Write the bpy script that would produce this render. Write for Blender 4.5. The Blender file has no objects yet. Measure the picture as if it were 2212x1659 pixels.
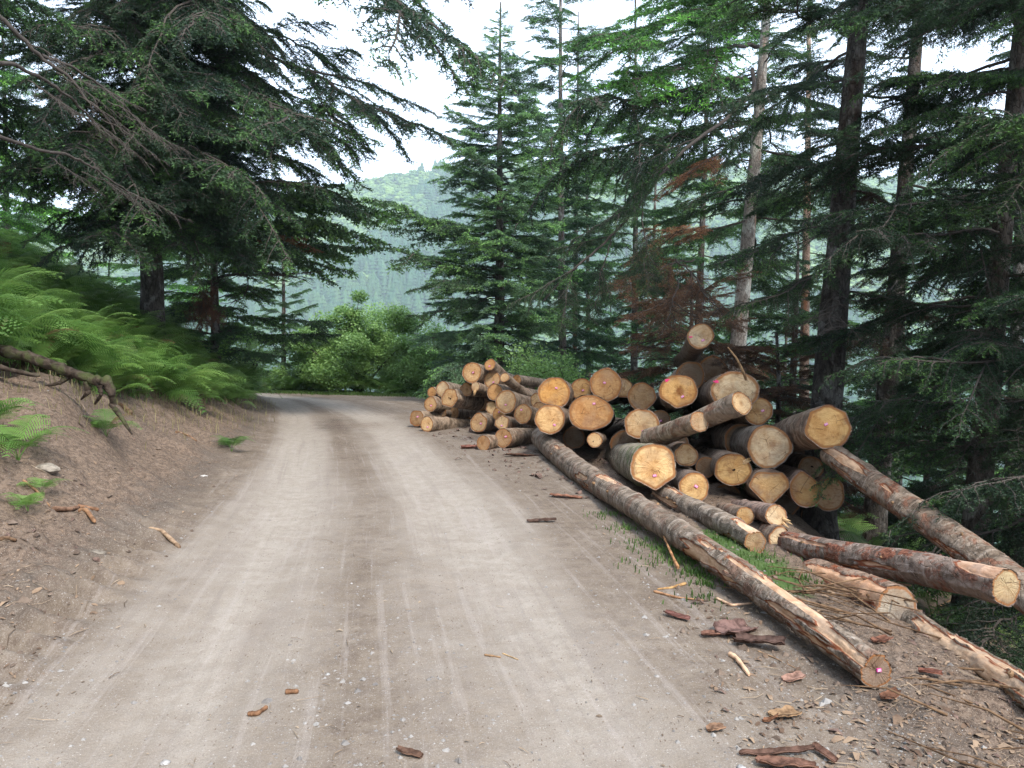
import bpy, math, random
import numpy as np
from mathutils import Vector, Matrix, Euler

scene = bpy.context.scene
col = scene.collection
R = math.radians

# ---------------------------------------------------------------- camera
CAM_H = 1.6
PITCH = R(3.0)
FPX = 1720.0            # focal length in units of the 2212-wide picture
cam_d = bpy.data.cameras.new("camera")
cam_d.sensor_width = 36.0
cam_d.lens = 36.0 * FPX / 2212.0
cam_d.clip_start = 0.1
cam_d.clip_end = 20000
cam = bpy.data.objects.new("camera", cam_d)
cam.location = (0, 0, CAM_H)
cam.rotation_euler = (R(90) - PITCH, 0, 0)
col.objects.link(cam)
scene.camera = cam

# ---------------------------------------------------------------- world
SUN_EL, SUN_AZ = R(50), R(151)      # azimuth measured clockwise from +Y
world = bpy.data.worlds.new("World")
scene.world = world
world.use_nodes = True
wn, wl = world.node_tree.nodes, world.node_tree.links
wn.clear()
w_out = wn.new("ShaderNodeOutputWorld")
w_bg = wn.new("ShaderNodeBackground")
w_sky = wn.new("ShaderNodeTexSky")
w_sky.sky_type = 'NISHITA'
w_sky.sun_disc = False
w_sky.sun_elevation = SUN_EL
w_sky.sun_rotation = SUN_AZ
w_sky.air_density = 1.2
w_sky.dust_density = 3.0
# a thin bright cloud veil over the blue, thicker in places
w_tc = wn.new("ShaderNodeTexCoord")
w_no = wn.new("ShaderNodeTexNoise")
w_no.inputs['Scale'].default_value = 2.2
w_no.inputs['Detail'].default_value = 5
w_mr = wn.new("ShaderNodeMapRange")
w_mr.inputs['From Min'].default_value = 0.3
w_mr.inputs['From Max'].default_value = 0.7
w_mr.inputs['To Min'].default_value = 0.62
w_mr.inputs['To Max'].default_value = 0.95
w_mix = wn.new("ShaderNodeMix")
w_mix.data_type = 'RGBA'
w_mix.inputs[7].default_value = (8.7, 10.3, 12.7, 1)
wl.new(w_tc.outputs['Generated'], w_no.inputs['Vector'])
wl.new(w_no.outputs['Fac'], w_mr.inputs['Value'])
wl.new(w_mr.outputs['Result'], w_mix.inputs[0])
wl.new(w_sky.outputs['Color'], w_mix.inputs[6])
wl.new(w_mix.outputs[2], w_bg.inputs['Color'])
w_bg.inputs['Strength'].default_value = 0.15
wl.new(w_bg.outputs['Background'], w_out.inputs['Surface'])

sun_d = bpy.data.lights.new("sun", 'SUN')
sun_d.energy = 3.0
sun_d.angle = R(11)
sun_d.color = (1.0, 0.95, 0.87)
sun = bpy.data.objects.new("sun", sun_d)
sdir = Vector((math.sin(SUN_AZ) * math.cos(SUN_EL), math.cos(SUN_AZ) * math.cos(SUN_EL), math.sin(SUN_EL)))
sun.rotation_euler = sdir.to_track_quat('Z', 'Y').to_euler()
sun.location = (0, -5, 30)
col.objects.link(sun)

scene.view_settings.view_transform = 'Standard'
scene.view_settings.look = 'None'
scene.view_settings.exposure = 0.76
scene.view_settings.gamma = 1.0
scene.view_settings.use_curve_mapping = False
scene.render.engine = 'CYCLES'
scene.cycles.use_denoising = True
scene.cycles.denoising_prefilter = 'NONE'
scene.cycles.max_bounces = 5
scene.cycles.diffuse_bounces = 3
scene.cycles.transmission_bounces = 3
scene.cycles.volume_bounces = 0
scene.cycles.use_adaptive_sampling = True
scene.cycles.adaptive_threshold = 0.015

HAZE = 0.00027

# ================================================================ helpers
_cp, _sp = math.cos(PITCH), math.sin(PITCH)

def ray(px, py):
    u = (px - 1106.0) / FPX
    v = (829.5 - py) / FPX
    return np.array([u, _cp + v * _sp, v * _cp - _sp])

def P(px, py, d):
    """world point whose direction from the viewpoint is given by a picture position, at depth d"""
    return ray(px, py) * d + np.array([0, 0, CAM_H])

def G(px, py):
    r = ray(px, py)
    return r * (CAM_H / -r[2]) + np.array([0, 0, CAM_H])

def _hash(ix, iy, iz, seed):
    with np.errstate(over='ignore'):
        h = (ix.astype(np.uint32) * np.uint32(374761393) + iy.astype(np.uint32) * np.uint32(668265263)
             + iz.astype(np.uint32) * np.uint32(2147483647 - 57) + np.uint32((seed * 144665 + 77) & 0xffffffff))
        h ^= h >> np.uint32(13)
        h *= np.uint32(1274126177)
        h ^= h >> np.uint32(16)
        h *= np.uint32(2246822519)
        h ^= h >> np.uint32(13)
    return h.astype(np.float64) / 4294967295.0

def vnoise(p, seed=0):
    p = np.asarray(p, dtype=np.float64)
    i = np.floor(p).astype(np.int64)
    f = p - i
    f = f * f * (3 - 2 * f)
    r = 0
    for dx in (0, 1):
        for dy in (0, 1):
            for dz in (0, 1):
                w = (f[:, 0] if dx else 1 - f[:, 0]) * (f[:, 1] if dy else 1 - f[:, 1]) * (f[:, 2] if dz else 1 - f[:, 2])
                r = r + w * _hash(i[:, 0] + dx, i[:, 1] + dy, i[:, 2] + dz, seed)
    return r * 2 - 1

def fbm(p, octaves=4, seed=0, gain=0.5):
    p = np.asarray(p, dtype=np.float64)
    a, s, r = 1.0, 0.0, 0
    for o in range(octaves):
        r = r + a * vnoise(p * (2 ** o) + 17.3 * o, seed + o)
        s += a
        a *= gain
    return r / s

def xy0(x, y, k=1.0):
    return np.stack([x * k, y * k, np.zeros_like(x)], 1)

class Geo:
    """collects vertices and faces for one mesh"""
    def __init__(s):
        s.V, s.F, s.M, s.n, s.att = [], [], [], 0, {}
    def add(s, V, F, mat=0, **att):
        V = np.asarray(V, dtype=np.float64).reshape(-1, 3)
        F = np.asarray(F, dtype=np.int64)
        for k in att:
            if k not in s.att:
                s.att[k] = [np.zeros(s.n)] if s.n else []
        for k in s.att:
            a = att.get(k, 0.0)
            s.att[k].append(np.broadcast_to(np.asarray(a, dtype=np.float64), (len(V),)))
        s.V.append(V)
        s.F.append(F + s.n)
        s.M.append(np.full(len(F), mat) if np.isscalar(mat) else np.asarray(mat))
        s.n += len(V)
    def tube(s, path, rad, seg=8, mat=0, cap=True, **att):
        path = np.asarray(path, float)
        n = len(path)
        rad = np.broadcast_to(np.asarray(rad, float), (n,))
        T = np.gradient(path, axis=0)
        T /= np.linalg.norm(T, axis=1)[:, None] + 1e-12
        up = np.array([0, 0, 1.0]) if abs(T[0, 2]) < 0.9 else np.array([1.0, 0, 0])
        A = np.cross(T, up)
        A /= np.linalg.norm(A, axis=1)[:, None] + 1e-12
        B = np.cross(A, T)
        th = np.arange(seg) * 2 * np.pi / seg
        ring = (A[:, None, :] * np.cos(th)[None, :, None] + B[:, None, :] * np.sin(th)[None, :, None]) * rad[:, None, None]
        V = (path[:, None, :] + ring).reshape(-1, 3)
        i, j = np.meshgrid(np.arange(n - 1), np.arange(seg), indexing='ij')
        a = (i * seg + j).ravel(); b = (i * seg + (j + 1) % seg).ravel()
        F = np.stack([a, b, b + seg, a + seg], 1)
        att2 = {k: (np.repeat(np.asarray(v), seg) if np.ndim(v) else v) for k, v in att.items()}
        s.add(V, F, mat, **att2)
        if cap:
            for e in (0, n - 1):
                c = s.n
                base = c - n * seg if e == 0 else c - seg
                if e != 0:
                    base = s.n - 1 - seg if False else base
                s.caps = getattr(s, 'caps', [])
    def build(s, name, mats, parent=None, smooth=False, link=True):
        V = np.concatenate(s.V) if s.V else np.zeros((0, 3))
        me = bpy.data.meshes.new(name)
        me.vertices.add(len(V))
        me.vertices.foreach_set("co", V.ravel().astype(np.float32))
        idx = np.concatenate([f.ravel() for f in s.F])
        tot = np.concatenate([np.full(len(f), f.shape[1]) for f in s.F])
        st = np.concatenate([[0], np.cumsum(tot)[:-1]])
        me.loops.add(len(idx))
        me.loops.foreach_set("vertex_index", idx.astype(np.int32))
        me.polygons.add(len(tot))
        me.polygons.foreach_set("loop_start", st.astype(np.int32))
        me.polygons.foreach_set("loop_total", tot.astype(np.int32))
        me.polygons.foreach_set("material_index", np.concatenate(s.M).astype(np.int32))
        me.polygons.foreach_set("use_smooth", np.full(len(tot), bool(smooth)))
        for k, v in s.att.items():
            a = me.attributes.new(k, 'FLOAT', 'POINT')
            a.data.foreach_set("value", np.concatenate(v).astype(np.float32))
        me.update(calc_edges=True)
        for m in mats:
            me.materials.append(m)
        if not link:
            return me
        o = bpy.data.objects.new(name, me)
        col.objects.link(o)
        if parent is not None:
            o.parent = parent
        return o

def tag(o, label=None, cat=None, group=None, kind=None):
    if label: o['label'] = label
    if cat: o['category'] = cat
    if group: o['group'] = group
    if kind: o['kind'] = kind
    return o

def empty(name, loc, label=None, cat=None, group=None, rot=None):
    o = bpy.data.objects.new(name, None)
    o.location = loc
    o.empty_display_size = 0.2
    if rot is not None:
        o.rotation_euler = rot
    col.objects.link(o)
    return tag(o, label, cat, group)

# ================================================================ materials
class NT:
    def __init__(s, name):
        s.m = bpy.data.materials.new(name)
        s.m.use_nodes = True
        s.n, s.l = s.m.node_tree.nodes, s.m.node_tree.links
        s.n.clear()
        s.out = s.n.new("ShaderNodeOutputMaterial")
    def node(s, t, **kw):
        x = s.n.new("ShaderNode" + t)
        for k, v in kw.items():
            if k in x.inputs.keys() if isinstance(k, str) else False:
                x.inputs[k].default_value = v
            else:
                setattr(x, k, v)
        return x
    def inp(s, sock, v):
        if hasattr(v, 'is_output'):
            s.l.new(v, sock)
        else:
            sock.default_value = v
    def coord(s, which='Object', scale=None):
        tc = s.n.new("ShaderNodeTexCoord")
        v = tc.outputs[which]
        if scale is not None:
            mp = s.n.new("ShaderNodeMapping")
            mp.inputs['Scale'].default_value = scale
            s.l.new(v, mp.inputs['Vector'])
            v = mp.outputs[0]
        return v
    def geo(s, which='Position', scale=None):
        g = s.n.new("ShaderNodeNewGeometry")
        v = g.outputs[which]
        if scale is not None:
            mp = s.n.new("ShaderNodeMapping")
            mp.inputs['Scale'].default_value = scale
            s.l.new(v, mp.inputs['Vector'])
            v = mp.outputs[0]
        return v
    def noise(s, vec, scale=5, detail=4, rough=0.55, dist=0.0):
        x = s.n.new("ShaderNodeTexNoise")
        s.l.new(vec, x.inputs['Vector'])
        s.inp(x.inputs['Scale'], scale)
        x.inputs['Detail'].default_value = detail
        x.inputs['Roughness'].default_value = rough
        x.inputs['Distortion'].default_value = dist
        return x.outputs['Fac']
    def voro(s, vec, scale=5, feature='F1', out='Distance', rnd=1.0):
        x = s.n.new("ShaderNodeTexVoronoi")
        x.feature = feature
        s.l.new(vec, x.inputs['Vector'])
        x.inputs['Scale'].default_value = scale
        x.inputs['Randomness'].default_value = rnd
        return x.outputs[out]
    def ramp(s, v, a, b, lo=0.0, hi=1.0, smooth=True):
        x = s.n.new("ShaderNodeMapRange")
        if smooth: x.interpolation_type = 'SMOOTHSTEP'
        s.inp(x.inputs['Value'], v)
        s.inp(x.inputs['From Min'], a); s.inp(x.inputs['From Max'], b)
        s.inp(x.inputs['To Min'], lo); s.inp(x.inputs['To Max'], hi)
        return x.outputs['Result']
    def mix(s, f, a, b, mode='MIX'):
        x = s.n.new("ShaderNodeMix")
        x.data_type = 'RGBA'
        x.blend_type = mode
        s.inp(x.inputs[0], f)
        s.inp(x.inputs[6], a if hasattr(a, 'is_output') else (*a, 1))
        s.inp(x.inputs[7], b if hasattr(b, 'is_output') else (*b, 1))
        return x.outputs[2]
    def math(s, op, a, b=0.0, c=None):
        x = s.n.new("ShaderNodeMath")
        x.operation = op
        s.inp(x.inputs[0], a); s.inp(x.inputs[1], b)
        if c is not None: s.inp(x.inputs[2], c)
        return x.outputs[0]
    def attr(s, name, typ='GEOMETRY', out='Fac'):
        x = s.n.new("ShaderNodeAttribute")
        x.attribute_name = name
        x.attribute_type = typ
        return x.outputs[out]
    def objcol(s):
        return s.n.new("ShaderNodeObjectInfo").outputs['Color']
    def objrnd(s):
        return s.n.new("ShaderNodeObjectInfo").outputs['Random']
    def bump(s, h, strength=0.5, dist=0.02, prev=None):
        x = s.n.new("ShaderNodeBump")
        x.inputs['Strength'].default_value = strength
        x.inputs['Distance'].default_value = dist
        s.l.new(h, x.inputs['Height'])
        if prev is not None: s.l.new(prev, x.inputs['Normal'])
        return x.outputs[0]
    def pbr(s, color, rough=0.85, bump=None, spec=0.2, **kw):
        b = s.n.new("ShaderNodeBsdfPrincipled")
        s.inp(b.inputs['Base Color'], color if hasattr(color, 'is_output') else (*color, 1))
        s.inp(b.inputs['Roughness'], rough)
        b.inputs['Specular IOR Level'].default_value = spec
        if bump is not None: s.l.new(bump, b.inputs['Normal'])
        return b.outputs[0]
    def finish(s, shader):
        s.l.new(shader, s.out.inputs['Surface'])
        return s.m

def leafy(n, color, trans=0.3, rough=0.6, spec=0.25):
    b = n.pbr(color, rough, spec=spec)
    t = n.n.new("ShaderNodeBsdfTranslucent")
    n.inp(t.inputs['Color'], color)
    m = n.n.new("ShaderNodeMixShader")
    m.inputs[0].default_value = trans
    n.l.new(b, m.inputs[1]); n.l.new(t.outputs[0], m.inputs[2])
    return n.finish(m.outputs[0])

def mat_needles():
    n = NT("needles")
    p = n.geo('Position')
    v = n.noise(p, 2.2, 3)
    c = n.mix(n.ramp(v, .35, .65), (.024, .050, .027), (.058, .105, .044))
    rn = n.objrnd()
    c = n.mix(n.math('MULTIPLY', rn, .35), c, (.050, .085, .055))
    tip = n.attr('tip')
    tt = n.math('MULTIPLY', n.ramp(tip, .55, 1.0), n.ramp(n.noise(p, .9, 2), .42, .62))
    c = n.mix(n.math('MULTIPLY', tt, .8), c, (.16, .31, .07))
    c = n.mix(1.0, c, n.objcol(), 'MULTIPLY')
    return leafy(n, c, .22, .55, .3)

def mat_dead_needles():
    n = NT("dead_needles")
    p = n.geo('Position')
    v = n.noise(p, 6, 3)
    c = n.mix(n.ramp(v, .35, .65), (.072, .046, .031), (.165, .103, .066))
    c = n.mix(1.0, c, n.objcol(), 'MULTIPLY')
    return leafy(n, c, .2, .8, .1)

def mat_twig():
    n = NT("twig_bark")
    p = n.geo('Position')
    v = n.noise(p, 30, 3)
    c = n.mix(v, (.040, .032, .026), (.105, .090, .080))
    return n.finish(n.pbr(c, .95, spec=.1))

def mat_trunk(name, dark, light, lichen, warm=(.16, .08, .045), wamt=.25):
    n = NT(name)
    p = n.geo('Position', (1, 1, .35))
    v1 = n.noise(p, 14, 6, .65, .6)
    v2 = n.noise(p, 45, 4, .6)
    c = n.mix(n.ramp(v1, .35, .65), dark, light)
    c = n.mix(n.ramp(n.noise(n.geo('Position', (1, 1, .6)), 6, 5), .52, .66), c, lichen)
    c = n.mix(n.math('MULTIPLY', n.ramp(n.noise(p, 3.1, 4), .55, .68), wamt), c, warm)
    cr = n.voro(n.geo('Position', (1, 1, .45)), 26, 'DISTANCE_TO_EDGE')
    c = n.mix(n.ramp(cr, .0, .06, .55, 0), c, (.02, .017, .014))
    h = n.math('ADD', n.math('MULTIPLY', v1, .7), n.math('ADD', n.math('MULTIPLY', v2, .3), n.ramp(cr, 0, .12, 0, .5)))
    c = n.mix(1.0, c, n.objcol(), 'MULTIPLY')
    return n.finish(n.pbr(c, .95, n.bump(h, .8, .03), .1))

def mat_log_bark():
    n = NT("log_bark")
    oc = n.coord('Object')
    ocs = n.coord('Object', (1, 1, .30))       # log axis is local Z
    ocz = n.coord('Object', (.45, .45, 1.6))
    rnd = n.objrnd()
    shift = n.n.new("ShaderNodeVectorMath"); shift.operation = 'ADD'
    n.l.new(oc, shift.inputs[0])
    cmb = n.n.new("ShaderNodeCombineXYZ")
    n.l.new(n.math('MULTIPLY', rnd, 37.0), cmb.inputs[2])
    n.l.new(cmb.outputs[0], shift.inputs[1])
    sv = shift.outputs[0]
    v1 = n.noise(sv, 9, 6, .6, .4)
    v2 = n.noise(sv, 40, 5, .6)
    ring = n.noise(ocz, 11, 5, .6, 1.2)
    c = n.mix(n.ramp(v1, .35, .65), (.082, .066, .052), (.222, .182, .146))
    c = n.mix(n.ramp(ring, .50, .66), c, (.27, .235, .20))
    c = n.mix(n.ramp(v2, .58, .72, 0, .6), c, (.31, .29, .27))
    red = n.math('MULTIPLY', n.ramp(n.noise(sv, 5.5, 5, .65, .8), .50, .60), n.attr('red'))
    c = n.mix(red, c, n.mix(n.ramp(v2, .4, .6), (.095, .040, .026), (.215, .095, .058)))
    green = n.math('MULTIPLY', n.ramp(n.noise(sv, 7, 4), .45, .62), n.attr('moss'))
    c = n.mix(green, c, (.07, .10, .035))
    peel = n.attr('peel')
    pw = n.mix(n.ramp(n.noise(ocs, 20, 5, .6, .5), .35, .65), (.33, .205, .125), (.50, .365, .255))
    pw = n.mix(n.ramp(n.noise(sv, 7, 4), .5, .68), pw, (.30, .22, .16))
    c = n.mix(n.ramp(peel, .25, .5), c, (.17, .058, .028))
    c = n.mix(n.ramp(peel, .55, .75), c, pw)
    c = n.mix(1.0, c, n.objcol(), 'MULTIPLY')
    ck = n.voro(sv, 22, 'DISTANCE_TO_EDGE')
    h = n.math('ADD', n.math('MULTIPLY', v1, .8), n.math('ADD', n.math('MULTIPLY', v2, .25), n.math('MULTIPLY', ring, .5)))
    h = n.math('ADD', h, n.math('MULTIPLY', n.ramp(ck, 0, .08, 0, .22), n.ramp(peel, .2, .5, 1, 0)))
    return n.finish(n.pbr(c, .9, n.bump(h, .9, .018), .15))

def mat_cut():
    n = NT("cut_wood")
    oc = n.coord('Object')
    rnd = n.objrnd()
    cmb = n.n.new("ShaderNodeCombineXYZ")
    n.l.new(n.math('MULTIPLY', rnd, 53.0), cmb.inputs[2])
    shift = n.n.new("ShaderNodeVectorMath"); shift.operation = 'ADD'
    n.l.new(oc, shift.inputs[0]); n.l.new(cmb.outputs[0], shift.inputs[1])
    sv = shift.outputs[0]
    heart = n.attr('heart')            # distance from the pith, 1 near the bark
    edge = n.attr('edge')
    wob = n.math('MULTIPLY', n.noise(sv, 5, 3), .35)
    hr = n.math('ADD', heart, wob)
    rg = n.math('SINE', n.math('MULTIPLY', hr, 95.0))
    rg2 = n.math('SINE', n.math('MULTIPLY', hr, 31.0))
    c = n.objcol()
    c = n.mix(n.ramp(n.noise(sv, 6, 5, .6), .4, .68, 0, .75), c, n.mix(1.0, c, (.78, .62, .48), 'MULTIPLY'))
    c = n.mix(n.ramp(n.noise(sv, 3.2, 3, .5), .5, .7, 0, .55), c, n.mix(1.0, c, (1.12, 1.14, 1.2), 'MULTIPLY'))
    c = n.mix(n.math('MULTIPLY', n.ramp(rg, -1, 1), .20), c, n.mix(1.0, c, (.66, .52, .40), 'MULTIPLY'))
    c = n.mix(n.math('MULTIPLY', n.ramp(rg2, .2, 1), .22), c, n.mix(1.0, c, (.70, .56, .42), 'MULTIPLY'))
    stain = n.math('MULTIPLY', n.ramp(hr, .30, .48, 1, 0), n.attr('stain', 'OBJECT'))
    c = n.mix(stain, c, n.mix(1.0, c, (.50, .36, .26), 'MULTIPLY'))
    c = n.mix(n.ramp(hr, .17, .24, .5, 0), c, n.mix(1.0, c, (.6, .42, .3), 'MULTIPLY'))
    c = n.mix(n.math('MULTIPLY', n.ramp(n.noise(sv, 14, 6, .7), .50, .66), .55), c, n.mix(1.0, c, (.55, .43, .34), 'MULTIPLY'))
    c = n.mix(n.math('MULTIPLY', n.ramp(edge, .55, .98), n.ramp(n.noise(sv, 9, 4), .46, .62, 0, .6)), c, (.19, .125, .075))
    # weathered grey wash on part of the face
    c = n.mix(n.math('MULTIPLY', n.ramp(n.noise(sv, 4.3, 4), .45, .65), n.attr('grey', 'OBJECT')), c, (.21, .175, .15))
    # saw marks
    saw = n.noise(n.coord('Object', (12, 120, 9)), 1.0, 3, .6)
    c = n.mix(n.ramp(saw, .50, .68, 0, .42), c, n.mix(1.0, c, (.6, .48, .38), 'MULTIPLY'))
    c = n.mix(n.ramp(n.math('ADD', edge, n.math('MULTIPLY', n.noise(sv, 12, 3), .12)), .90, .99, 0, .85), c, (.26, .105, .035))
    # drying cracks
    ck = n.voro(sv, 5.5, 'DISTANCE_TO_EDGE')
    cm = n.math('MULTIPLY', n.ramp(ck, 0, .022, 1, 0), n.ramp(n.noise(sv, 8, 2), .53, .6))
    c = n.mix(n.math('MULTIPLY', cm, .75), c, (.06, .03, .015))
    h = n.math('ADD', n.math('MULTIPLY', saw, .6), n.math('MULTIPLY', rg, .1))
    return n.finish(n.pbr(c, .8, n.bump(h, .35, .006), .2))

def mat_ground():
    n = NT("ground_soil")
    p = n.geo('Position')
    dust, litter, moss = n.attr('dust'), n.attr('litter'), n.attr('moss')
    n1 = n.noise(p, 1.3, 6, .6)
    n2 = n.noise(p, 9, 6, .65)
    n3 = n.noise(p, 60, 4, .6)
    n4 = n.noise(p, 190, 2, .5)
    soil = n.mix(n.ramp(n1, .35, .65), (.150, .114, .083), (.202, .161, .124))
    soil = n.mix(n.ramp(n2, .35, .68, 0, .8), soil, (.105, .076, .058))
    soil = n.mix(n.math('MULTIPLY', n.ramp(litter, .3, .7), .5), soil, (.105, .075, .056))
    soil = n.mix(n.math('MULTIPLY', n.ramp(n.noise(p, .9, 5, .6), .46, .62), n.ramp(litter, .15, .5)), soil, (.072, .055, .044))
    soil = n.mix(n.ramp(litter, .18, .5, 0, .6), soil, n.mix(n3, (.066, .050, .039), (.118, .091, .072)))
    soil = n.mix(n.ramp(n3, .52, .70, 0, .35), soil, (.31, .26, .215))
    dustc = n.mix(n.ramp(n2, .35, .65), (.278, .236, .194), (.335, .293, .247))
    dustc = n.mix(n.ramp(n3, .52, .70, 0, .45), dustc, (.20, .160, .132))
    dustc = n.mix(n.ramp(n.noise(n.geo('Position', (1, .25, 1)), 3.0, 4, .5), .46, .70, 0, .35), dustc, (.255, .215, .188))
    dm = n.ramp(n.math('ADD', dust, n.math('MULTIPLY', n.math('SUBTRACT', n.noise(p, 3.2, 5, .62), .5), .55)), .12, .95, 0, .95)
    c = n.mix(dm, soil, dustc)
    cl = n.n.new("ShaderNodeCombineXYZ")
    n.l.new(n.math('MULTIPLY', n.attr('lat'), 11.0), cl.inputs[0])
    n.l.new(n.math('MULTIPLY', n.attr('lon'), .35), cl.inputs[1])
    st = n.noise(cl.outputs[0], 1.0, 6, .7, .3)
    c = n.mix(n.math('MULTIPLY', n.ramp(st, .52, .68), n.ramp(litter, .1, .3, .42, 0)), c, (.205, .17, .145))
    c = n.mix(n.math('MULTIPLY', n.ramp(st, .48, .34), n.ramp(litter, .1, .3, .26, 0)), c, (.375, .33, .30))
    c = n.mix(n.ramp(n4, .56, .72, 0, .35), c, (.46, .42, .385))
    c = n.mix(n.ramp(n4, .44, .30, 0, .45), c, (.13, .105, .088))
    lit = n.mix(n.ramp(n.noise(p, 24, 5, .7), .35, .65), (.062, .042, .031), (.185, .130, .094))
    lit = n.mix(n.ramp(n4, .5, .7), lit, (.26, .195, .145))
    lm = n.ramp(n.math('ADD', litter, n.math('MULTIPLY', n.math('SUBTRACT', n2, .5), .9)), .35, .75, 0, .85)
    c = n.mix(lm, c, lit)
    mm = n.ramp(n.math('ADD', moss, n.math('MULTIPLY', n.math('SUBTRACT', n2, .5), .7)), .35, .65)
    c = n.mix(mm, c, n.mix(n3, (.035, .06, .018), (.10, .15, .05)))
    sp = n.voro(p, 75, 'F1')
    c = n.mix(n.math('MULTIPLY', n.ramp(sp, .12, .22, 1, 0), n.ramp(n.noise(p, 30, 1), .55, .62)), c, (.42, .39, .36))
    sp2 = n.voro(n.geo('Position', (1, .35, 1)), 55, 'F1')
    c = n.mix(n.math('MULTIPLY', n.ramp(sp2, .12, .2, .8, 0), n.ramp(n.noise(p, 13, 1), .5, .6)), c, (.10, .065, .045))
    h = n.math('ADD', n.math('MULTIPLY', n2, .6), n.math('ADD', n.math('MULTIPLY', n3, .35), n.math('MULTIPLY', n4, .15)))
    return n.finish(n.pbr(c, .95, n.bump(h, .75, .02), .08))

def mat_simple(name, c0, c1, scale=8, rough=.85, vec='Object', trans=None, tint=False, spec=.15, bump=None):
    n = NT(name)
    p = n.coord('Object') if vec == 'Object' else n.geo('Position')
    v = n.noise(p, scale, 5, .6)
    c = n.mix(n.ramp(v, .35, .65), c0, c1)
    if tint: c = n.mix(1.0, c, n.objcol(), 'MULTIPLY')
    if trans: return leafy(n, c, trans, rough, spec)
    return n.finish(n.pbr(c, rough, n.bump(v, .6, bump) if bump else None, spec))

M_NEEDLE, M_DEAD, M_TWIG = mat_needles(), mat_dead_needles(), mat_twig()
M_TRUNK = mat_trunk("grey_trunk_bark", (.055, .048, .042), (.14, .125, .11), (.24, .23, .21))
M_PALE = mat_trunk("pale_trunk_bark", (.17, .14, .12), (.33, .29, .26), (.42, .40, .36), (.30, .15, .08), .7)
M_BARK, M_CUT, M_GROUND = mat_log_bark(), mat_cut(), mat_ground()
M_TAG = mat_simple("pink_plastic", (.55, .05, .26), (.62, .08, .32), 30, .4)
M_TAGW = mat_simple("white_print", (.75, .65, .72), (.8, .7, .75), 30, .5)
M_PAINT = mat_simple("pink_paint", (.75, .04, .16), (.85, .09, .24), 60, .7)
M_CHIP = mat_simple("wood_chip", (.085, .052, .036), (.30, .21, .14), 3.0, .9, 'Geo')
M_TWIGL = mat_simple("dry_twig", (.10, .07, .05), (.34, .26, .18), 2.0, .9, 'Geo')
M_BARKRED = mat_simple("red_inner_bark", (.065, .040, .031), (.180, .118, .094), 22, .85, 'Object', tint=True, bump=.01)
M_STONE = mat_simple("stone", (.15, .135, .125), (.30, .28, .26), 4.0, .85, 'Geo')
M_ROCK = mat_simple("rock", (.20, .18, .16), (.40, .37, .34), 18.0, .85, 'Object', tint=True, bump=.01)
M_STICK = mat_simple("stick_wood", (.14, .095, .065), (.36, .27, .19), 16, .85, 'Object', tint=True, bump=.008)
M_GRASS = mat_simple("grass_blade", (.05, .095, .022), (.12, .20, .055), 3, .6, 'Geo', .35)
M_DRYGRASS = mat_simple("dry_grass_blade", (.16, .15, .06), (.33, .28, .15), 3, .7, 'Geo', .3)

def mat_fern():
    n = NT("fern_frond")
    p = n.geo('Position')
    v = n.noise(p, 1.3, 3)
    c = n.mix(n.ramp(v, .38, .62), (.085, .185, .034), (.20, .35, .080))
    c = n.mix(n.ramp(n.noise(p, 5, 2), .55, .72, 0, .55), c, (.27, .40, .11))
    c = n.mix(n.ramp(n.noise(p, 2.3, 3), .62, .72, 0, .5), c, (.21, .17, .07))
    rd = n.objrnd()
    c = n.mix(n.ramp(rd, .0, .5, .55, 0), c, (.045, .115, .022))
    c = n.mix(n.ramp(rd, .6, 1.0, 0, .65), c, (.27, .43, .12))
    c = n.mix(n.ramp(rd, .975, .98), c, (.20, .13, .06))
    return leafy(n, c, .45, .5, .3)
M_FERN = mat_fern()

def mat_leaf():
    n = NT("hazel_leaf")
    p = n.geo('Position')
    v = n.noise(p, 1.1, 3)
    c = n.mix(n.ramp(v, .38, .62), (.14, .25, .072), (.26, .41, .125))
    c = n.mix(n.ramp(n.noise(p, 9, 2), .55, .7, 0, .6), c, (.22, .36, .13))
    return leafy(n, c, .42, .45, .35)
M_LEAF = mat_leaf()

def mat_hill():
    n = NT("far_forest")
    p = n.geo('Position')
    v = n.noise(p, .012, 4)
    c = n.mix(n.ramp(v, .42, .6), (.06, .105, .045), (.20, .27, .07))
    c = n.mix(n.ramp(n.noise(p, .05, 3), .58, .66), c, (.17, .22, .06))
    return n.finish(n.pbr(c, .95, spec=.05))
M_HILL = mat_hill()
def mat_far_tree():
    n = NT("far_tree")
    oi = n.n.new("ShaderNodeObjectInfo")
    p = n.geo('Position')
    k = n.attr('warm', 'INSTANCER')
    c = n.mix(k, (.045, .105, .055), (.20, .29, .08))
    c = n.mix(n.ramp(n.noise(p, .03, 3), .4, .65, 0, .5), c, (.07, .12, .05))
    return n.finish(n.pbr(c, .95, spec=.05))
M_FAR = mat_far_tree()

# ================================================================ terrain
XL = [(-20, -1.2), (-8, -1.6), (0, -2.0), (3.6, -2.36), (6, -2.69), (8, -2.98), (13, -4.0), (19.5, -5.85), (24.8, -8.2), (28, -13), (31, -24), (40, -60), (120, -400)]
XR = [(-20, 2.2), (0, 2.2), (4, 2.35), (6, 2.35), (8, 2.4), (10, 2.75), (12, 3.1), (16, 2.9), (20, 1.4), (23, -1.2), (27, -5), (30, -11), (34, -22), (40, -45), (120, -300)]
XL = np.array(XL, float); XR = np.array(XR, float)

def _spl(x, a, w):
    return w * np.logaddexp(0, (x - a) / w)

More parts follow.
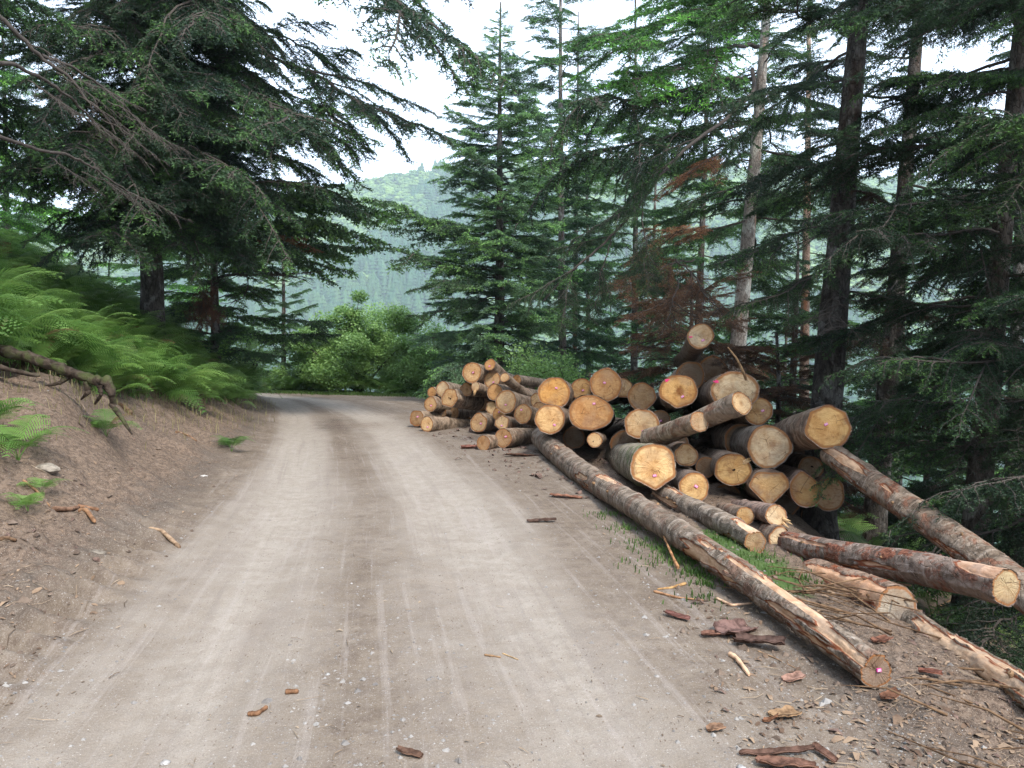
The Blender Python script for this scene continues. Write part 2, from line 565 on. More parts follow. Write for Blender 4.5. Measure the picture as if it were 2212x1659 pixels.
def hbase(x, y):
    x = np.asarray(x, float); y = np.asarray(y, float)
    sl = np.interp(y, XL[:, 0], XL[:, 1]) - x
    sr = x - np.interp(y, XR[:, 0], XR[:, 1])
    steep = np.interp(y, [0, 20, 26, 40], [.58, .58, .42, .30])
    h = steep * _spl(sl, .35, .30) - .08 * _spl(sl, 9, 2)
    h = np.minimum(h, 16 + .05 * h)
    dn = .48 * _spl(sr, .2, .3) + .35 * _spl(sr, .3, .2) - .35 * _spl(sr, 1.6, .4) + .15 * _spl(sr, 14, 4)
    h = h - np.where(dn < 200, dn, 200 + (dn - 200) * .2)
    # under the overhanging root the bank steps up
    h = h + .28 * np.exp(-((x + 4.9 + (y - 8.6) * .35) / .45) ** 2) * np.exp(-((y - 8.4) / 1.3) ** 2)
    return h

def masks(x, y):
    sl = np.interp(y, XL[:, 0], XL[:, 1]) - x
    sr = x - np.interp(y, XR[:, 0], XR[:, 1])
    return sl, sr

# wheel tracks: (y, x) centre lines read off the two pale bands
TR1 = np.array([(0, -1.15), (3, -1.45), (5, -1.75), (8, -2.25), (13, -3.45), (19, -5.2), (24, -7.4), (27, -11), (30, -20)], float)
TR2 = np.array([(0, .62), (3, .30), (5, -.12), (8, -.65), (13, -1.85), (17, -3.05), (22, -5.2), (26, -9.5), (28.5, -18)], float)

def hdetail(x, y):
    x = np.asarray(x, float); y = np.asarray(y, float)
    sl, sr = masks(x, y)
    off = np.clip(np.maximum(sl + .05, 0) / .5, 0, 1)
    offr = np.clip((x - np.interp(y, [0, 4, 8, 12, 20], [.75, .9, .5, -.3, -2.5])) / .9, 0, 1)
    rough = np.maximum(off, offr)
    d = fbm(xy0(x, y, .8), 3, 5) * .045 * (.35 + rough)
    d += fbm(xy0(x, y, 5), 4, 9) * (.006 + .030 * rough)
    d += np.abs(fbm(xy0(x, y, 14), 3, 12)) * (.002 + .022 * rough)
    d += fbm(xy0(x, y, 40), 2, 15) * (.0015 + .007 * rough)
    # ruts pressed by the wheels, tyre ribs in them
    for T in (TR1, TR2):
        c = np.interp(y, T[:, 0], T[:, 1])
        g = np.exp(-((x - c) / .33) ** 4)
        d -= .022 * g
        d += .0025 * g * np.sin((x - c) * 60 + fbm(xy0(x, y, .5), 2, 31) * 2)
    # lugs of a machine track pressed into the soil along the bank foot
    lug = np.exp(-((sl - .18) / .22) ** 2) * np.clip((y - 2.8) / .6, 0, 1) * np.clip((7.5 - y) / 1.5, 0, 1)
    d += .048 * lug * np.sin(y * 24 + x * 6 + fbm(xy0(x, y, 2), 2, 8) * 1.5)
    d += .035 * np.exp(-((sl + .05) / .14) ** 2) * (fbm(xy0(x, y, 3), 3, 44) + .3) * np.clip((22 - y) / 5, 0, 1)
    d += off * (np.abs(fbm(xy0(x, y, 1.7), 4, 51)) * .16 - .05) * np.clip((24 - y) / 5, 0, 1)
    d += off * np.clip(fbm(xy0(x, y, 6.0), 2, 53) - .15, 0, 1) * .10
    return d

def height(x, y):
    return hbase(x, y) + hdetail(x, y)

def h1(x, y):
    return float(height(np.array([x]), np.array([y]))[0])

def build_terrain():
    ys = [-14.0]
    while ys[-1] < 110:
        y = ys[-1]
        ys.append(y + (.5 if y < 0 else .06 if y < 2.4 else max(.014, .0062 * y) if y < 32 else .03 * y))
    ys = np.array(ys)
    du = [0.0]
    while du[-1] < 3.2:
        u = du[-1]
        du.append(u + (.0042 if u < .72 else .03 if u < 1.4 else .08))
    du = np.array(du)
    us = np.concatenate([-du[:0:-1], du])
    wy = np.maximum(ys, 1.2) + .8
    wy = np.where(ys < 1.2, 2.0 + (1.2 - ys) * .6, wy)
    X = us[None, :] * wy[:, None]
    Y = np.repeat(ys[:, None], len(us), 1)
    x, y = X.ravel(), Y.ravel()
    z = height(x, y)
    V = np.stack([x, y, z], 1)
    nr, nc = len(ys), len(us)
    i, j = np.meshgrid(np.arange(nr - 1), np.arange(nc - 1), indexing='ij')
    a = (i * nc + j).ravel()
    F = np.stack([a, a + 1, a + nc + 1, a + nc], 1)
    sl, sr = masks(x, y)
    # dust
    dust = np.zeros_like(x)
    for T, w in ((TR1, .66), (TR2, .74)):
        c = np.interp(y, T[:, 0], T[:, 1])
        ww = w * (1 + .30 * fbm(xy0(x, y, .5), 3, 60)) * np.interp(y, [2, 6, 12], [1.25, 1.0, .85])
        dust = np.maximum(dust, np.exp(-((x - c) / ww) ** 2) * np.interp(y, [2, 5, 8, 30], [.80, .88, 1.0, 1.0]))
    rd = np.clip((-sl) / .3, 0, 1) * np.clip((np.interp(y, [0, 4, 8, 12, 20], [1.2, 1.2, .8, 0, -2.0]) - x) / .8, 0, 1)
    streak = fbm(np.stack([(x - np.interp(y, TR2[:, 0], TR2[:, 1])) * 5, y * .25, x * 0], 1), 3, 71)
    dust = np.maximum(dust, .27 * rd) + .22 * streak * rd
    dust *= np.clip((-sl + .1) / .3, 0, 1)
    dust = dust * np.interp(y, [0, 5, 9, 30], [.78, .85, 1.0, 1.05])
    lit = np.clip(sl / .9, 0, 1) * .75 + .12
    lit = np.maximum(lit, np.clip((x - np.interp(y, [0, 4, 8, 12, 20], [1.2, 1.1, .7, -.2, -2.5])) / 1.0, 0, 1) * .75)
    lit = np.maximum(lit, .55 * np.exp(-(((x + 3.0) / 1.5) ** 2 + ((y - 15.5) / 1.8) ** 2)))   # debris between the ruts
    n = fbm(xy0(x, y, 1.1), 3, 81)
    moss = np.clip(sr / 1.0 - .3, 0, 1) * .35
    moss = np.maximum(moss, np.clip((y - 24.2 - (x + 5) * -.35) / 1.2, 0, 1) * .8 * np.clip(-sl / .5, 0, 1))
    moss = np.maximum(moss, .9 * np.exp(-(((x - 1.75) / .35) ** 2 + ((y - 6.0) / 1.2) ** 2)))
    moss = np.maximum(moss, np.clip((sl - 2.2) / 1.5, 0, 1) * .7)
    moss = np.clip(moss + .2 * n * (moss > .05), 0, 1)
    lat = x - .5 * (np.interp(y, TR1[:, 0], TR1[:, 1]) + np.interp(y, TR2[:, 0], TR2[:, 1]))
    road_face = ((sl < .1) & (x < np.interp(y, [0, 4, 8, 12, 20, 28], [1.0, 1.1, .6, -.2, -2.8, -8])) & (y > -14) & (y < 33)
                 & ((y < 23) | (y < 25.5 - (x + 5) * .35)))
    rf = road_face[F[:, 0]]
    for nm, sel in (("dirt_road", rf), ("ground", ~rf)):
        f = F[sel]
        used = np.unique(f)
        rm = np.zeros(len(V), int); rm[used] = np.arange(len(used))
        g = Geo()
        g.add(V[used], rm[f], 0, lat=lat[used], lon=y[used], dust=dust[used], litter=lit[used], moss=moss[used])
        o = g.build(nm, [M_GROUND], smooth=True)
        tag(o, kind='structure')
    return
build_terrain()

# the valley and the wooded mountain beyond it
def px_elev(px):
    return np.interp(px, [-1500, -400, 200, 400, 620, 740, 850, 960, 1200, 1500, 1900, 2300, 3200, 4500],
                     [330, 420, 500, 492, 460, 418, 396, 378, 368, 376, 402, 430, 400, 300])

RIDGE_D = 1500.0
def hill_h(x, y):
    """height of the far slope: valley floor near y=520, ridge near y=1500"""
    px = 1106 + x / np.maximum(y, 50) * FPX
    ridge = CAM_H + (739 - px_elev(px)) / FPX * RIDGE_D
    t = np.clip((y - 520) / (RIDGE_D - 520), 0, 1.25)
    prof = np.interp(t, [0, .25, .6, 1.0, 1.25], [0, .14, .52, 1.0, .93])
    floor = -170
    h = floor + (ridge - floor) * prof
    h = h + fbm(xy0(x, y, .004), 4, 200) * 26 * np.sin(np.clip(t, 0, 1) * np.pi)
    h = h + fbm(xy0(x, y, .0016), 2, 205) * 40 * np.sin(np.clip(t, 0, 1) * np.pi)
    return h

def build_hill():
    ys = np.concatenate([np.linspace(105, 520, 16), np.linspace(560, 1875, 90)])
    us = np.linspace(-1.9, 1.9, 200)
    X = us[None, :] * ys[:, None]; Y = np.repeat(ys[:, None], len(us), 1)
    x, y = X.ravel(), Y.ravel()
    zn = hbase(x, np.full_like(x, 105.0)) - 1.0
    zh = hill_h(x, np.maximum(y, 520))
    w = np.clip((y - 105) / (520 - 105), 0, 1)
    zn = np.clip(zn, -110, 12)
    z = np.where(y <= 520, zn * (1 - w) + zh * w - 90 * np.sin(w * np.pi) * (1 - w), zh)
    g = Geo()
    nr, nc = len(ys), len(us)
    i, j = np.meshgrid(np.arange(nr - 1), np.arange(nc - 1), indexing='ij')
    a = (i * nc + j).ravel()
    g.add(np.stack([x, y, z], 1), np.stack([a, a + 1, a + nc + 1, a + nc], 1), 0)
    tag(g.build("mountain", [M_HILL], smooth=True), kind='structure')
build_hill()

# ================================================================ geometry-node scatter for what nobody could count
def scatter(name, pts, rot, scl, idx, protos, extra=None, label=None):
    me = bpy.data.meshes.new(name)
    me.vertices.add(len(pts))
    me.vertices.foreach_set("co", np.asarray(pts, np.float32).ravel())
    for nm, typ, data in (("rot", 'FLOAT_VECTOR', rot), ("scl", 'FLOAT_VECTOR', scl)):
        a = me.attributes.new(nm, typ, 'POINT')
        a.data.foreach_set("vector", np.asarray(data, np.float32).ravel())
    a = me.attributes.new("pick", 'INT', 'POINT')
    a.data.foreach_set("value", np.asarray(idx, np.int32))
    for k, v in (extra or {}).items():
        a = me.attributes.new(k, 'FLOAT', 'POINT')
        a.data.foreach_set("value", np.asarray(v, np.float32))
    me.update()
    o = bpy.data.objects.new(name, me)
    col.objects.link(o)
    pc = bpy.data.collections.new(name + "_kinds")
    for i, m in enumerate(protos):
        po = bpy.data.objects.new("%s_kind_%02d" % (name, i), m)
        pc.objects.link(po)
    ng = bpy.data.node_groups.new(name, 'GeometryNodeTree')
    ng.interface.new_socket("Geometry", in_out='INPUT', socket_type='NodeSocketGeometry')
    ng.interface.new_socket("Geometry", in_out='OUTPUT', socket_type='NodeSocketGeometry')
    N, L = ng.nodes, ng.links
    gi, go = N.new("NodeGroupInput"), N.new("NodeGroupOutput")
    ci = N.new("GeometryNodeCollectionInfo")
    ci.inputs['Collection'].default_value = pc
    ci.inputs['Separate Children'].default_value = True
    ci.inputs['Reset Children'].default_value = True
    ip = N.new("GeometryNodeInstanceOnPoints")
    ip.inputs['Pick Instance'].default_value = True
    def na(nm, t):
        x = N.new("GeometryNodeInputNamedAttribute"); x.data_type = t
        x.inputs['Name'].default_value = nm
        return x.outputs['Attribute']
    e2r = N.new("FunctionNodeEulerToRotation")
    L.new(na("rot", 'FLOAT_VECTOR'), e2r.inputs[0])
    L.new(gi.outputs[0], ip.inputs['Points'])
    L.new(ci.outputs[0], ip.inputs['Instance'])
    L.new(na("pick", 'INT'), ip.inputs['Instance Index'])
    L.new(e2r.outputs[0], ip.inputs['Rotation'])
    L.new(na("scl", 'FLOAT_VECTOR'), ip.inputs['Scale'])
    L.new(ip.outputs[0], go.inputs[0])
    md = o.modifiers.new("scatter", 'NODES')
    md.node_group = ng
    tag(o, label, kind='stuff')
    return o

def far_conifer(seed, h=1.0):
    rs = np.random.RandomState(seed)
    g = Geo()
    tiers, seg = 5, 6
    for k in range(tiers):
        z0 = .08 + k * .17; z1 = z0 + .30 if k < tiers - 1 else 1.0
        r = .20 * (1 - k / tiers) + .05
        th = np.arange(seg) * 2 * np.pi / seg + rs.rand() * 6
        rr = r * (1 + .3 * (rs.rand(seg) - .5))
        V = np.concatenate([np.stack([rr * np.cos(th), rr * np.sin(th), z0 + .05 * rs.rand(seg)], 1), [[0, 0, z1]]])
        F = [[i, (i + 1) % seg, seg] for i in range(seg)]
        g.add(V, F)
    return g.build("conifer", [M_FAR], link=False)

def far_broadleaf(seed):
    rs = np.random.RandomState(seed)
    g = Geo()
    for k in range(7):
        c = np.array([rs.uniform(-.22, .22), rs.uniform(-.22, .22), rs.uniform(.35, .8)])
        r = rs.uniform(.16, .28)
        t = (1 + 5 ** .5) / 2
        V = np.array([(-1, t, 0), (1, t, 0), (-1, -t, 0), (1, -t, 0), (0, -1, t), (0, 1, t), (0, -1, -t), (0, 1, -t), (t, 0, -1), (t, 0, 1), (-t, 0, -1), (-t, 0, 1)], float) / 1.9
        V = V * (1 + .25 * (rs.rand(12, 1) - .5)) * r + c
        F = [(0, 11, 5), (0, 5, 1), (0, 1, 7), (0, 7, 10), (0, 10, 11), (1, 5, 9), (5, 11, 4), (11, 10, 2), (10, 7, 6), (7, 1, 8), (3, 9, 4), (3, 4, 2), (3, 2, 6), (3, 6, 8), (3, 8, 9), (4, 9, 5), (2, 4, 11), (6, 2, 10), (8, 6, 7), (9, 8, 1)]
        g.add(V, F)
    return g.build("broadleaf", [M_FAR], link=False)

def build_forest():
    rs = np.random.RandomState(4)
    N = 42000
    y = 520 + (1560 - 520) * rs.rand(N) ** .8
    u = rs.uniform(-.85, .85, N)
    x = u * y
    broad = fbm(xy0(x, y, .006), 3, 300) + .35 * fbm(xy0(x, y, .03), 2, 305) > (.06 - .35 * np.clip((y - 1050) / 400, 0, 1))
    z = hill_h(x, y) - .5
    pts = np.stack([x, y, z], 1)
    h = np.where(broad, rs.uniform(10, 20, N), rs.uniform(11, 30, N))
    w = np.where(broad, h * rs.uniform(.9, 1.5, N), h * rs.uniform(1.0, 1.7, N))
    idx = np.where(broad, rs.randint(0, 3, N), 3 + rs.randint(0, 3, N))
    # object names sort alphabetically: 0-2 broadleaf, 3-5 conifer
    rot = np.zeros((N, 3)); rot[:, 2] = rs.rand(N) * 6.28
    scl = np.stack([w, w, h], 1)
    warm = np.clip(np.where(broad, rs.uniform(.3, 1.0, N), rs.uniform(0, .25, N)) * (1 + 1.2 * fbm(xy0(x, y, .009), 3, 309)), 0, 1)
    scatter("forest", pts, rot, scl, idx, [far_broadleaf(1), far_broadleaf(2), far_broadleaf(3), far_conifer(1), far_conifer(2), far_conifer(3)], {"warm": warm})
build_forest()

# ================================================================ fir branches (a few meshes, shared by many branch objects)
def bough_mesh(seed, kind, lod):
    rs = np.random.RandomState(seed)
    L = 3.0
    g = Geo()
    segs, tips, tw = [], [], []
    def axis(p0, d, ln, n, droop, wob):
        t = np.linspace(0, 1, n)
        w = np.cumsum(rs.randn(n, 3) * wob, 0) * ln; w -= w[0]; w[:, 2] *= .6
        return t, p0 + d * (ln * t)[:, None] + np.array([0, 0, -1.0]) * (droop * ln * t ** 2)[:, None] + w
    def leafy_twigs(t, pth, ln, rank):
        """short twigs with needles along an axis"""
        n = len(t)
        for k in range(n - 1):
            if t[k] > (.12 if rank > 1 else .45):
                segs.append((pth[k], pth[k + 1])); tips.append(t[k] * (.7 if rank > 1 else 1))
        sp = (.048 if lod == 0 else .085) * (2.4 if kind == 'bare' else 1)
        m = max(2, int(ln / sp))
        for q in range(m):
            for sd2 in (-1, 1):
                sq = .10 + .90 * (q + rs.rand()) / m
                if sq > 1 or rs.rand() < .12: continue
                if rank == 0 and sq < .35: continue
                a = np.array([np.interp(sq, t, pth[:, k]) for k in range(3)])
                k = min(n - 2, int(sq * (n - 1))); tt = pth[k + 1] - pth[k]; tt /= np.linalg.norm(tt) + 1e-9
                s2 = np.cross(tt, [0, 0, 1.0]); s2 /= np.linalg.norm(s2) + 1e-9
                a2 = R(rs.uniform(30, 65))
                d2 = tt * math.cos(a2) + s2 * sd2 * math.sin(a2) + np.array([0, 0, rs.uniform(-.45, .25) - (.35 if kind == 'droopy' else 0)])
                d2 /= np.linalg.norm(d2)
                l2 = (.075 + .16 * min(ln, .8) * (1 - sq)) * rs.uniform(.55, 1.4) * (1.25 if lod else 1)
                b = a + d2 * l2 * .55; c = b + (d2 + np.array([0, 0, rs.uniform(-.3, .15)])) * l2 * .45
                segs.append((a, b)); tips.append(.35 + .5 * sq)
                segs.append((b, c)); tips.append(min(1, .5 + .5 * sq + .1 * rs.rand()))
                tw.append((a, c))
    def side_axes(t, pth, ln, count, frac, rank, r0, t0, ang=(38, 66)):
        out = []
        T = np.gradient(pth, axis=0); T /= np.linalg.norm(T, axis=1)[:, None] + 1e-9
        for i in range(count):
            for sd in (-1, 1):
                if rs.rand() < .14: continue
                ti = min(.985, max(t0, t0 + (1 - t0) * (i + rs.uniform(-.5, .5) + .5) / count))
                p0 = np.array([np.interp(ti, t, pth[:, k]) for k in range(3)])
                tg = np.array([np.interp(ti, t, T[:, k]) for k in range(3)])
                side = np.array([-tg[1], tg[0], 0]); side /= np.linalg.norm(side) + 1e-9
                a = R(rs.uniform(*ang))
                d = tg * math.cos(a) + side * sd * math.sin(a)
                d[2] += rs.uniform(-.22, .14)
                l2 = ln * frac * (math.sin(math.pi * min(1, ti * .74 + .20)) ** .8) * rs.uniform(.5, 1.2)
                dr = (.5 if kind == 'droopy' else .20) * rs.uniform(.2, 1.5)
                tt, pp = axis(p0, d, l2, 7, dr, .03)
                g.tube(pp, r0 * (1 - tt) ** .7 + .0016, 4 if lod == 0 else 3, 1)
                out.append((tt, pp, l2))
        return out
    t, ax = axis(np.zeros(3), np.array([1, 0, .10]), L, 18, rs.uniform(.10, .24), .014)
    ax[:, 2] += L * .07 * t ** 4
    g.tube(ax, .024 * (1 - t) ** .8 + .003, 6 if lod == 0 else 4, 1)
    leafy_twigs(t, ax, L, 0)
    nb = {'green': 22, 'dead': 17, 'bare': 9, 'droopy': 21}[kind]
    for (a, b, c) in side_axes(t, ax, L, nb, .22, 1, .007, rs.uniform(.12, .25)):
        leafy_twigs(a, b, c, 2)
    for (a, b, c) in side_axes(t, ax, L, 4, .46, 1, .012, .14, (28, 52)):
        leafy_twigs(a, b, c, 1)
        for (a2, b2, c2) in side_axes(a, b, c, 8 if kind != 'bare' else 4, .30, 2, .005, .2):
            leafy_twigs(a2, b2, c2, 2)
    segs = np.array(segs); tips = np.array(tips)
    tw = np.array(tw)
    if lod == 0 or kind == 'bare':
        d = tw[:, 1] - tw[:, 0]; d /= np.linalg.norm(d, axis=1)[:, None]
        s_ = np.cross(d, [0, 0, 1.0]); s_ /= np.linalg.norm(s_, axis=1)[:, None] + 1e-9
        V = np.stack([tw[:, 0] + s_ * .0015, tw[:, 0] - s_ * .0015, tw[:, 1]], 1).reshape(-1, 3)
        g.add(V, np.arange(len(V)).reshape(-1, 3), 1)
    if kind != 'bare':
        spc, nl, nw = ((.0075, .032, .0115) if lod == 0 else (.021, .058, .030))
        if kind == 'dead': spc *= 1.4
        ln = np.linalg.norm(segs[:, 1] - segs[:, 0], axis=1)
        cnt = np.maximum(1, (ln / spc).astype(int))
        ix = np.repeat(np.arange(len(segs)), cnt)
        f = rs.rand(len(ix))
        p = segs[ix, 0] + (segs[ix, 1] - segs[ix, 0]) * f[:, None]
        d = (segs[ix, 1] - segs[ix, 0]) / ln[ix][:, None]
        sv = np.cross(d, [0, 0, 1.0]); sv /= np.linalg.norm(sv, axis=1)[:, None] + 1e-9
        up = np.cross(sv, d)
        th = rs.rand(len(ix)) * 2 * np.pi
        q = sv * np.cos(th)[:, None] + up * (np.sin(th) * .6 + .15)[:, None]
        q /= np.linalg.norm(q, axis=1)[:, None]
        dn = d * .55 + q * .85
        dn /= np.linalg.norm(dn, axis=1)[:, None]
        nlr = nl * rs.uniform(.7, 1.2, len(ix))
        w = np.cross(dn, rs.randn(len(ix), 3)); w /= np.linalg.norm(w, axis=1)[:, None] + 1e-9
        V = np.stack([p + w * nw * .5, p - w * nw * .5, p + dn * nlr[:, None]], 1).reshape(-1, 3)
        g.add(V, np.arange(len(V)).reshape(-1, 3), 0, tip=np.repeat(tips[ix], 3))
    me = g.build("branch", [M_DEAD if kind == 'dead' else M_NEEDLE, M_TWIG], link=False)
    TRIS.append((kind, lod, len(me.polygons)))
    return me
TRIS = []

BM = {}
for kind, cnt in (('green', 5), ('droopy', 3), ('dead', 3), ('bare', 3)):
    for lod in (0, 1):
        BM[kind, lod] = [bough_mesh(100 + 7 * i + (50 if lod else 0) + len(kind) * 13, kind, lod) for i in range(cnt if lod == 0 or kind == 'green' else 2)]

def branch(root, p, az, pitch, L, kind='green', lod=0, rs=None, tint=(1, 1, 1), roll=0.0, label=None, name='branch'):
    """one branch: p relative to the root's base; az from +X; pitch up; L metres"""
    rs = rs or np.random
    me = BM[kind, lod][rs.randint(len(BM[kind, lod]))]
    o = bpy.data.objects.new(name, me)
    o.parent = root
    o.location = p
    o.rotation_euler = Euler((roll, -pitch, az), 'XYZ')
    s = L / 3.0
    o.scale = (s, s * (1 if rs.rand() < .5 else -1), s)
    o.color = (*tint, 1)
    if label: o['label'] = label
    col.objects.link(o)
    return o

def trunk_part(root, base, top, r0, r1, mat, seed=0, seg=18, n=40, tint=(1, 1, 1), bend=.0):
    t = np.linspace(0, 1, n)
    H = np.linalg.norm(np.array(top) - np.array(base))
    rs = np.random.RandomState(seed)
    off = np.stack([np.sin(t * 5 + rs.rand() * 6) * bend, np.cos(t * 4 + rs.rand() * 6) * bend, 0 * t], 1)
    off -= off[0]
    path = np.outer(1 - t, np.zeros(3)) + np.outer(t, np.array(top) - np.array(base)) + off
    g = Geo()
    th = np.arange(seg) * 2 * np.pi / seg
    rr = (r0 + (r1 - r0) * t) * (1 + .35 * np.exp(-t * H / .35))
    C, Tt = np.meshgrid(th, t)
    nz = fbm(np.stack([np.cos(C).ravel() * 2, np.sin(C).ravel() * 2, Tt.ravel() * H * 1.6], 1), 3, seed)
    rad = rr[:, None] * (1 + .10 * nz.reshape(C.shape))
    V = np.stack([path[:, 0:1] + rad * np.cos(C), path[:, 1:2] + rad * np.sin(C), path[:, 2:3] + 0 * C], 2).reshape(-1, 3)
    i, j = np.meshgrid(np.arange(n - 1), np.arange(seg), indexing='ij')
    a = (i * seg + j).ravel(); b = (i * seg + (j + 1) % seg).ravel()
    g.add(V, np.stack([a, b, b + seg, a + seg], 1), 0)
    o = g.build("trunk", [mat], root, smooth=True)
    o.color = (*tint, 1)
    return path

def tree(label, base_xy=None, pxb=None, d=None, pxt=None, H=16, r0=.16, mat=None, crown=(2.5, 2.2), z0=2.0, nb=50, lod=1,
         seed=1, group='fir trees around the road', tint=(1, 1, 1), az=(0, 360), dead_low=0, kinds=('green',), lean=None, name='fir_tree',
         pit=(-.25, .35), zstart=None, ttint=(1, 1, 1), cat='tree', bend=.03, dz=0.0):
    """crown=(length of the lowest branches, of the top ones); z0 = height of the lowest branch above the base"""
    if base_xy is None:
        x = (pxb - 1106) / FPX * d
        y = d
    else:
        x, y = base_xy
    zb = h1(x, y) - .15 + dz
    lx = 0.0
    if pxt is not None:       # (pixel x at frame top) fixes the lean
        ztop = CAM_H + 739 / FPX * y
        xt = (pxt - 1106) / FPX * y
        lx = (xt - x) / (ztop - zb)
    root = empty(name, (x, y, zb), label, cat, group)
    top = (lx * H, .0, H)
    path = trunk_part(root, (0, 0, 0), top, r0, .02, mat or M_TRUNK, seed, n=int(20 + H * 2), tint=ttint, bend=bend)
    rs = np.random.RandomState(seed)
    tz = path[:, 2]
    k = rs.rand() * 6
    for i in range(nb):
        f = (i + rs.uniform(-.5, .5)) / nb
        f = min(max(f, 0), .99)
        z = z0 + (H * .985 - z0) * f ** 1.15
        k += 2.39996 + rs.uniform(-.25, .25)
        a = k % (2 * math.pi)
        a0, a1 = R(az[0]), R(az[1])
        a = a0 + (a - 0) / (2 * math.pi) * (a1 - a0)
        c = crown[0] * (1 - f) + crown[1] * f
        if crown[1] > .8:
            c *= min(1.0, (1 - f) * 3.0 + .12)
        L = c * rs.uniform(.7, 1.15)
        p = (np.interp(z, tz, path[:, 0]), np.interp(z, tz, path[:, 1]), z)
        pitch = pit[0] + (pit[1] - pit[0]) * f + rs.uniform(-.12, .12)
        kd = kinds[rs.randint(len(kinds))]
        if i < dead_low: kd = 'bare' if rs.rand() < .6 else 'dead'; L *= .6
        b = rs.uniform(.75, 1.25)
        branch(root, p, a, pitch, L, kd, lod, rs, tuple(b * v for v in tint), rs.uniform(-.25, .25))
    return root

def limb(root, pts, r0, r1, mat=None, name='limb', seg=8, label=None):
    """a bent bare limb through world points"""
    base = np.array(root.location)
    pts = np.array(pts) - base
    t = np.linspace(0, 1, len(pts)); tt = np.linspace(0, 1, 40)
    path = np.stack([np.interp(tt, t, pts[:, k]) for k in range(3)], 1)
    for _ in range(4):
        path[1:-1] = (path[:-2] + path[1:-1] * 2 + path[2:]) / 4
    kx = np.cumsum(np.random.RandomState(int(abs(pts[0][0]) * 97) % 999).randn(40, 3) * r0 * .35, 0)
    kx -= np.outer(tt, kx[-1]) + np.outer(1 - tt, kx[0])
    path = path + kx
    g = Geo()
    g.tube(path, r0 + (r1 - r0) * tt, seg, 0)
    o = g.build(name, [mat or M_TWIG], root, smooth=True)
    if label: o['label'] = label
    return path

# ---------------------------------------------------------------- trees left of the road
T_B = tree('large old fir on the fern bank, its dark crown hanging over the road', pxb=332, d=17, H=12.5, r0=.26, crown=(2.75, 2.7), z0=4.3, nb=90,
           lod=0, seed=11, kinds=('green', 'green', 'droopy'), pit=(-.22, .25), tint=(.85, .9, .95), group='firs on the fern bank')
T_A = tree('fir outside the picture edge above the roots, bare grey branches reaching in over the ferns', base_xy=(-8.6, 5.6), H=12, r0=.2, crown=(4.6, 3.6), z0=3.4, nb=64,
           lod=0, seed=12, kinds=('green', 'droopy', 'green'), az=(-30, 100), pit=(-.12, .30), tint=(.8, .85, .9), group='firs on the fern bank')
T_A2 = tree('fir standing high on the bank behind the bracken, sky showing through it', base_xy=(-10.4, 12.5), H=8.5, r0=.16, crown=(3.6, 2.4), z0=2.4, nb=46,
            lod=0, seed=13, kinds=('green', 'droopy'), tint=(.9, .95, .95), group='firs on the fern bank')
T_C = tree('fir with rust red branch tips standing between the old fir and the young fir', pxb=468, d=20.5, H=8.5, r0=.13, crown=(2.9, 1.6), z0=1.0, nb=52,
           lod=1, seed=14, pit=(-.05, .3), tint=(1.2, 1.25, 1.0), group='firs on the fern bank')
T_D = tree('young fir behind the road bend beside the green bush', pxb=612, d=27, H=6.6, r0=.09, crown=(1.7, .3), z0=.3, nb=54, lod=1, seed=15,
           pit=(-.05, .55), tint=(1.35, 1.45, 1.3), group='firs on the fern bank')
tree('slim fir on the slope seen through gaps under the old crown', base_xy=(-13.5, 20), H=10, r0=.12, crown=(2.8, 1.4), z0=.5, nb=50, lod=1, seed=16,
     tint=(2.5, 2.9, 1.7), group='firs on the fern bank')  # needle tint raised here and on the next two firs to look sunlit
tree('fir tinted light green as if sunlit behind the red hanging branch', base_xy=(-11.2, 25.0), H=9, r0=.12, crown=(2.7, 1.2), z0=.4, nb=48, lod=1, seed=17,
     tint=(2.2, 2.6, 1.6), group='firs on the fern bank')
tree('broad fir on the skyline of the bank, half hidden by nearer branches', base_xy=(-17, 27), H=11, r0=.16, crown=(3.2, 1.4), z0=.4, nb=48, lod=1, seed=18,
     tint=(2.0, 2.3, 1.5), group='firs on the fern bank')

# long bare grey branches of the fir beside the frame
for pa, pb, d0, d1, r in (((-60, -10), (250, 290), 6.4, 7.4, .034), ((-40, 128), (215, 278), 6.2, 7.6, .030), ((90, 120), (330, 300), 7.0, 8.2, .022),
                          ((-30, 300), (310, 430), 6.8, 8.6, .028)):
    q0, q1 = P(*pa, d0), P(*pb, d1)
    mid = (q0 + q1) / 2 + np.array([0, 0, .12])
    limb(T_A, [q0, (q0 * .75 + mid * .25) + np.array([0, 0, .03]), mid, (mid + q1) / 2 + np.array([0, 0, .02]), q1], r * .75, r * .22, name='bare_limb')
    for tq in (.35, .55, .72, .88):
        qa = q0 + (q1 - q0) * tq + np.array([0, 0, .08 * (1 - tq)])
        branch(T_A, qa - np.array(T_A.location), -.3 + 2.2 * (tq % .3), -.5, .7, 'bare', 0, np.random.RandomState(int(tq * 100) + pa[1] + 200), (.9, .85, .85))

def world_branch(root, pa, da, pb, db, kind='green', lod=0, seed=0, tint=(1, 1, 1), roll=0.0, label=None):
    if root is T_B: da, db = da * 1.3, db * 1.3      # the old fir stands further up the bank
    """branch whose base and tip are given points"""
    q0, q1 = P(*pa, da), P(*pb, db)
    v = q1 - q0
    L = np.linalg.norm(v)
    az = math.atan2(v[1], v[0]); pitch = math.asin(v[2] / L) + .10
    return branch(root, q0 - np.array(root.location), az, pitch, L, kind, lod, np.random.RandomState(seed), tint, roll, label)

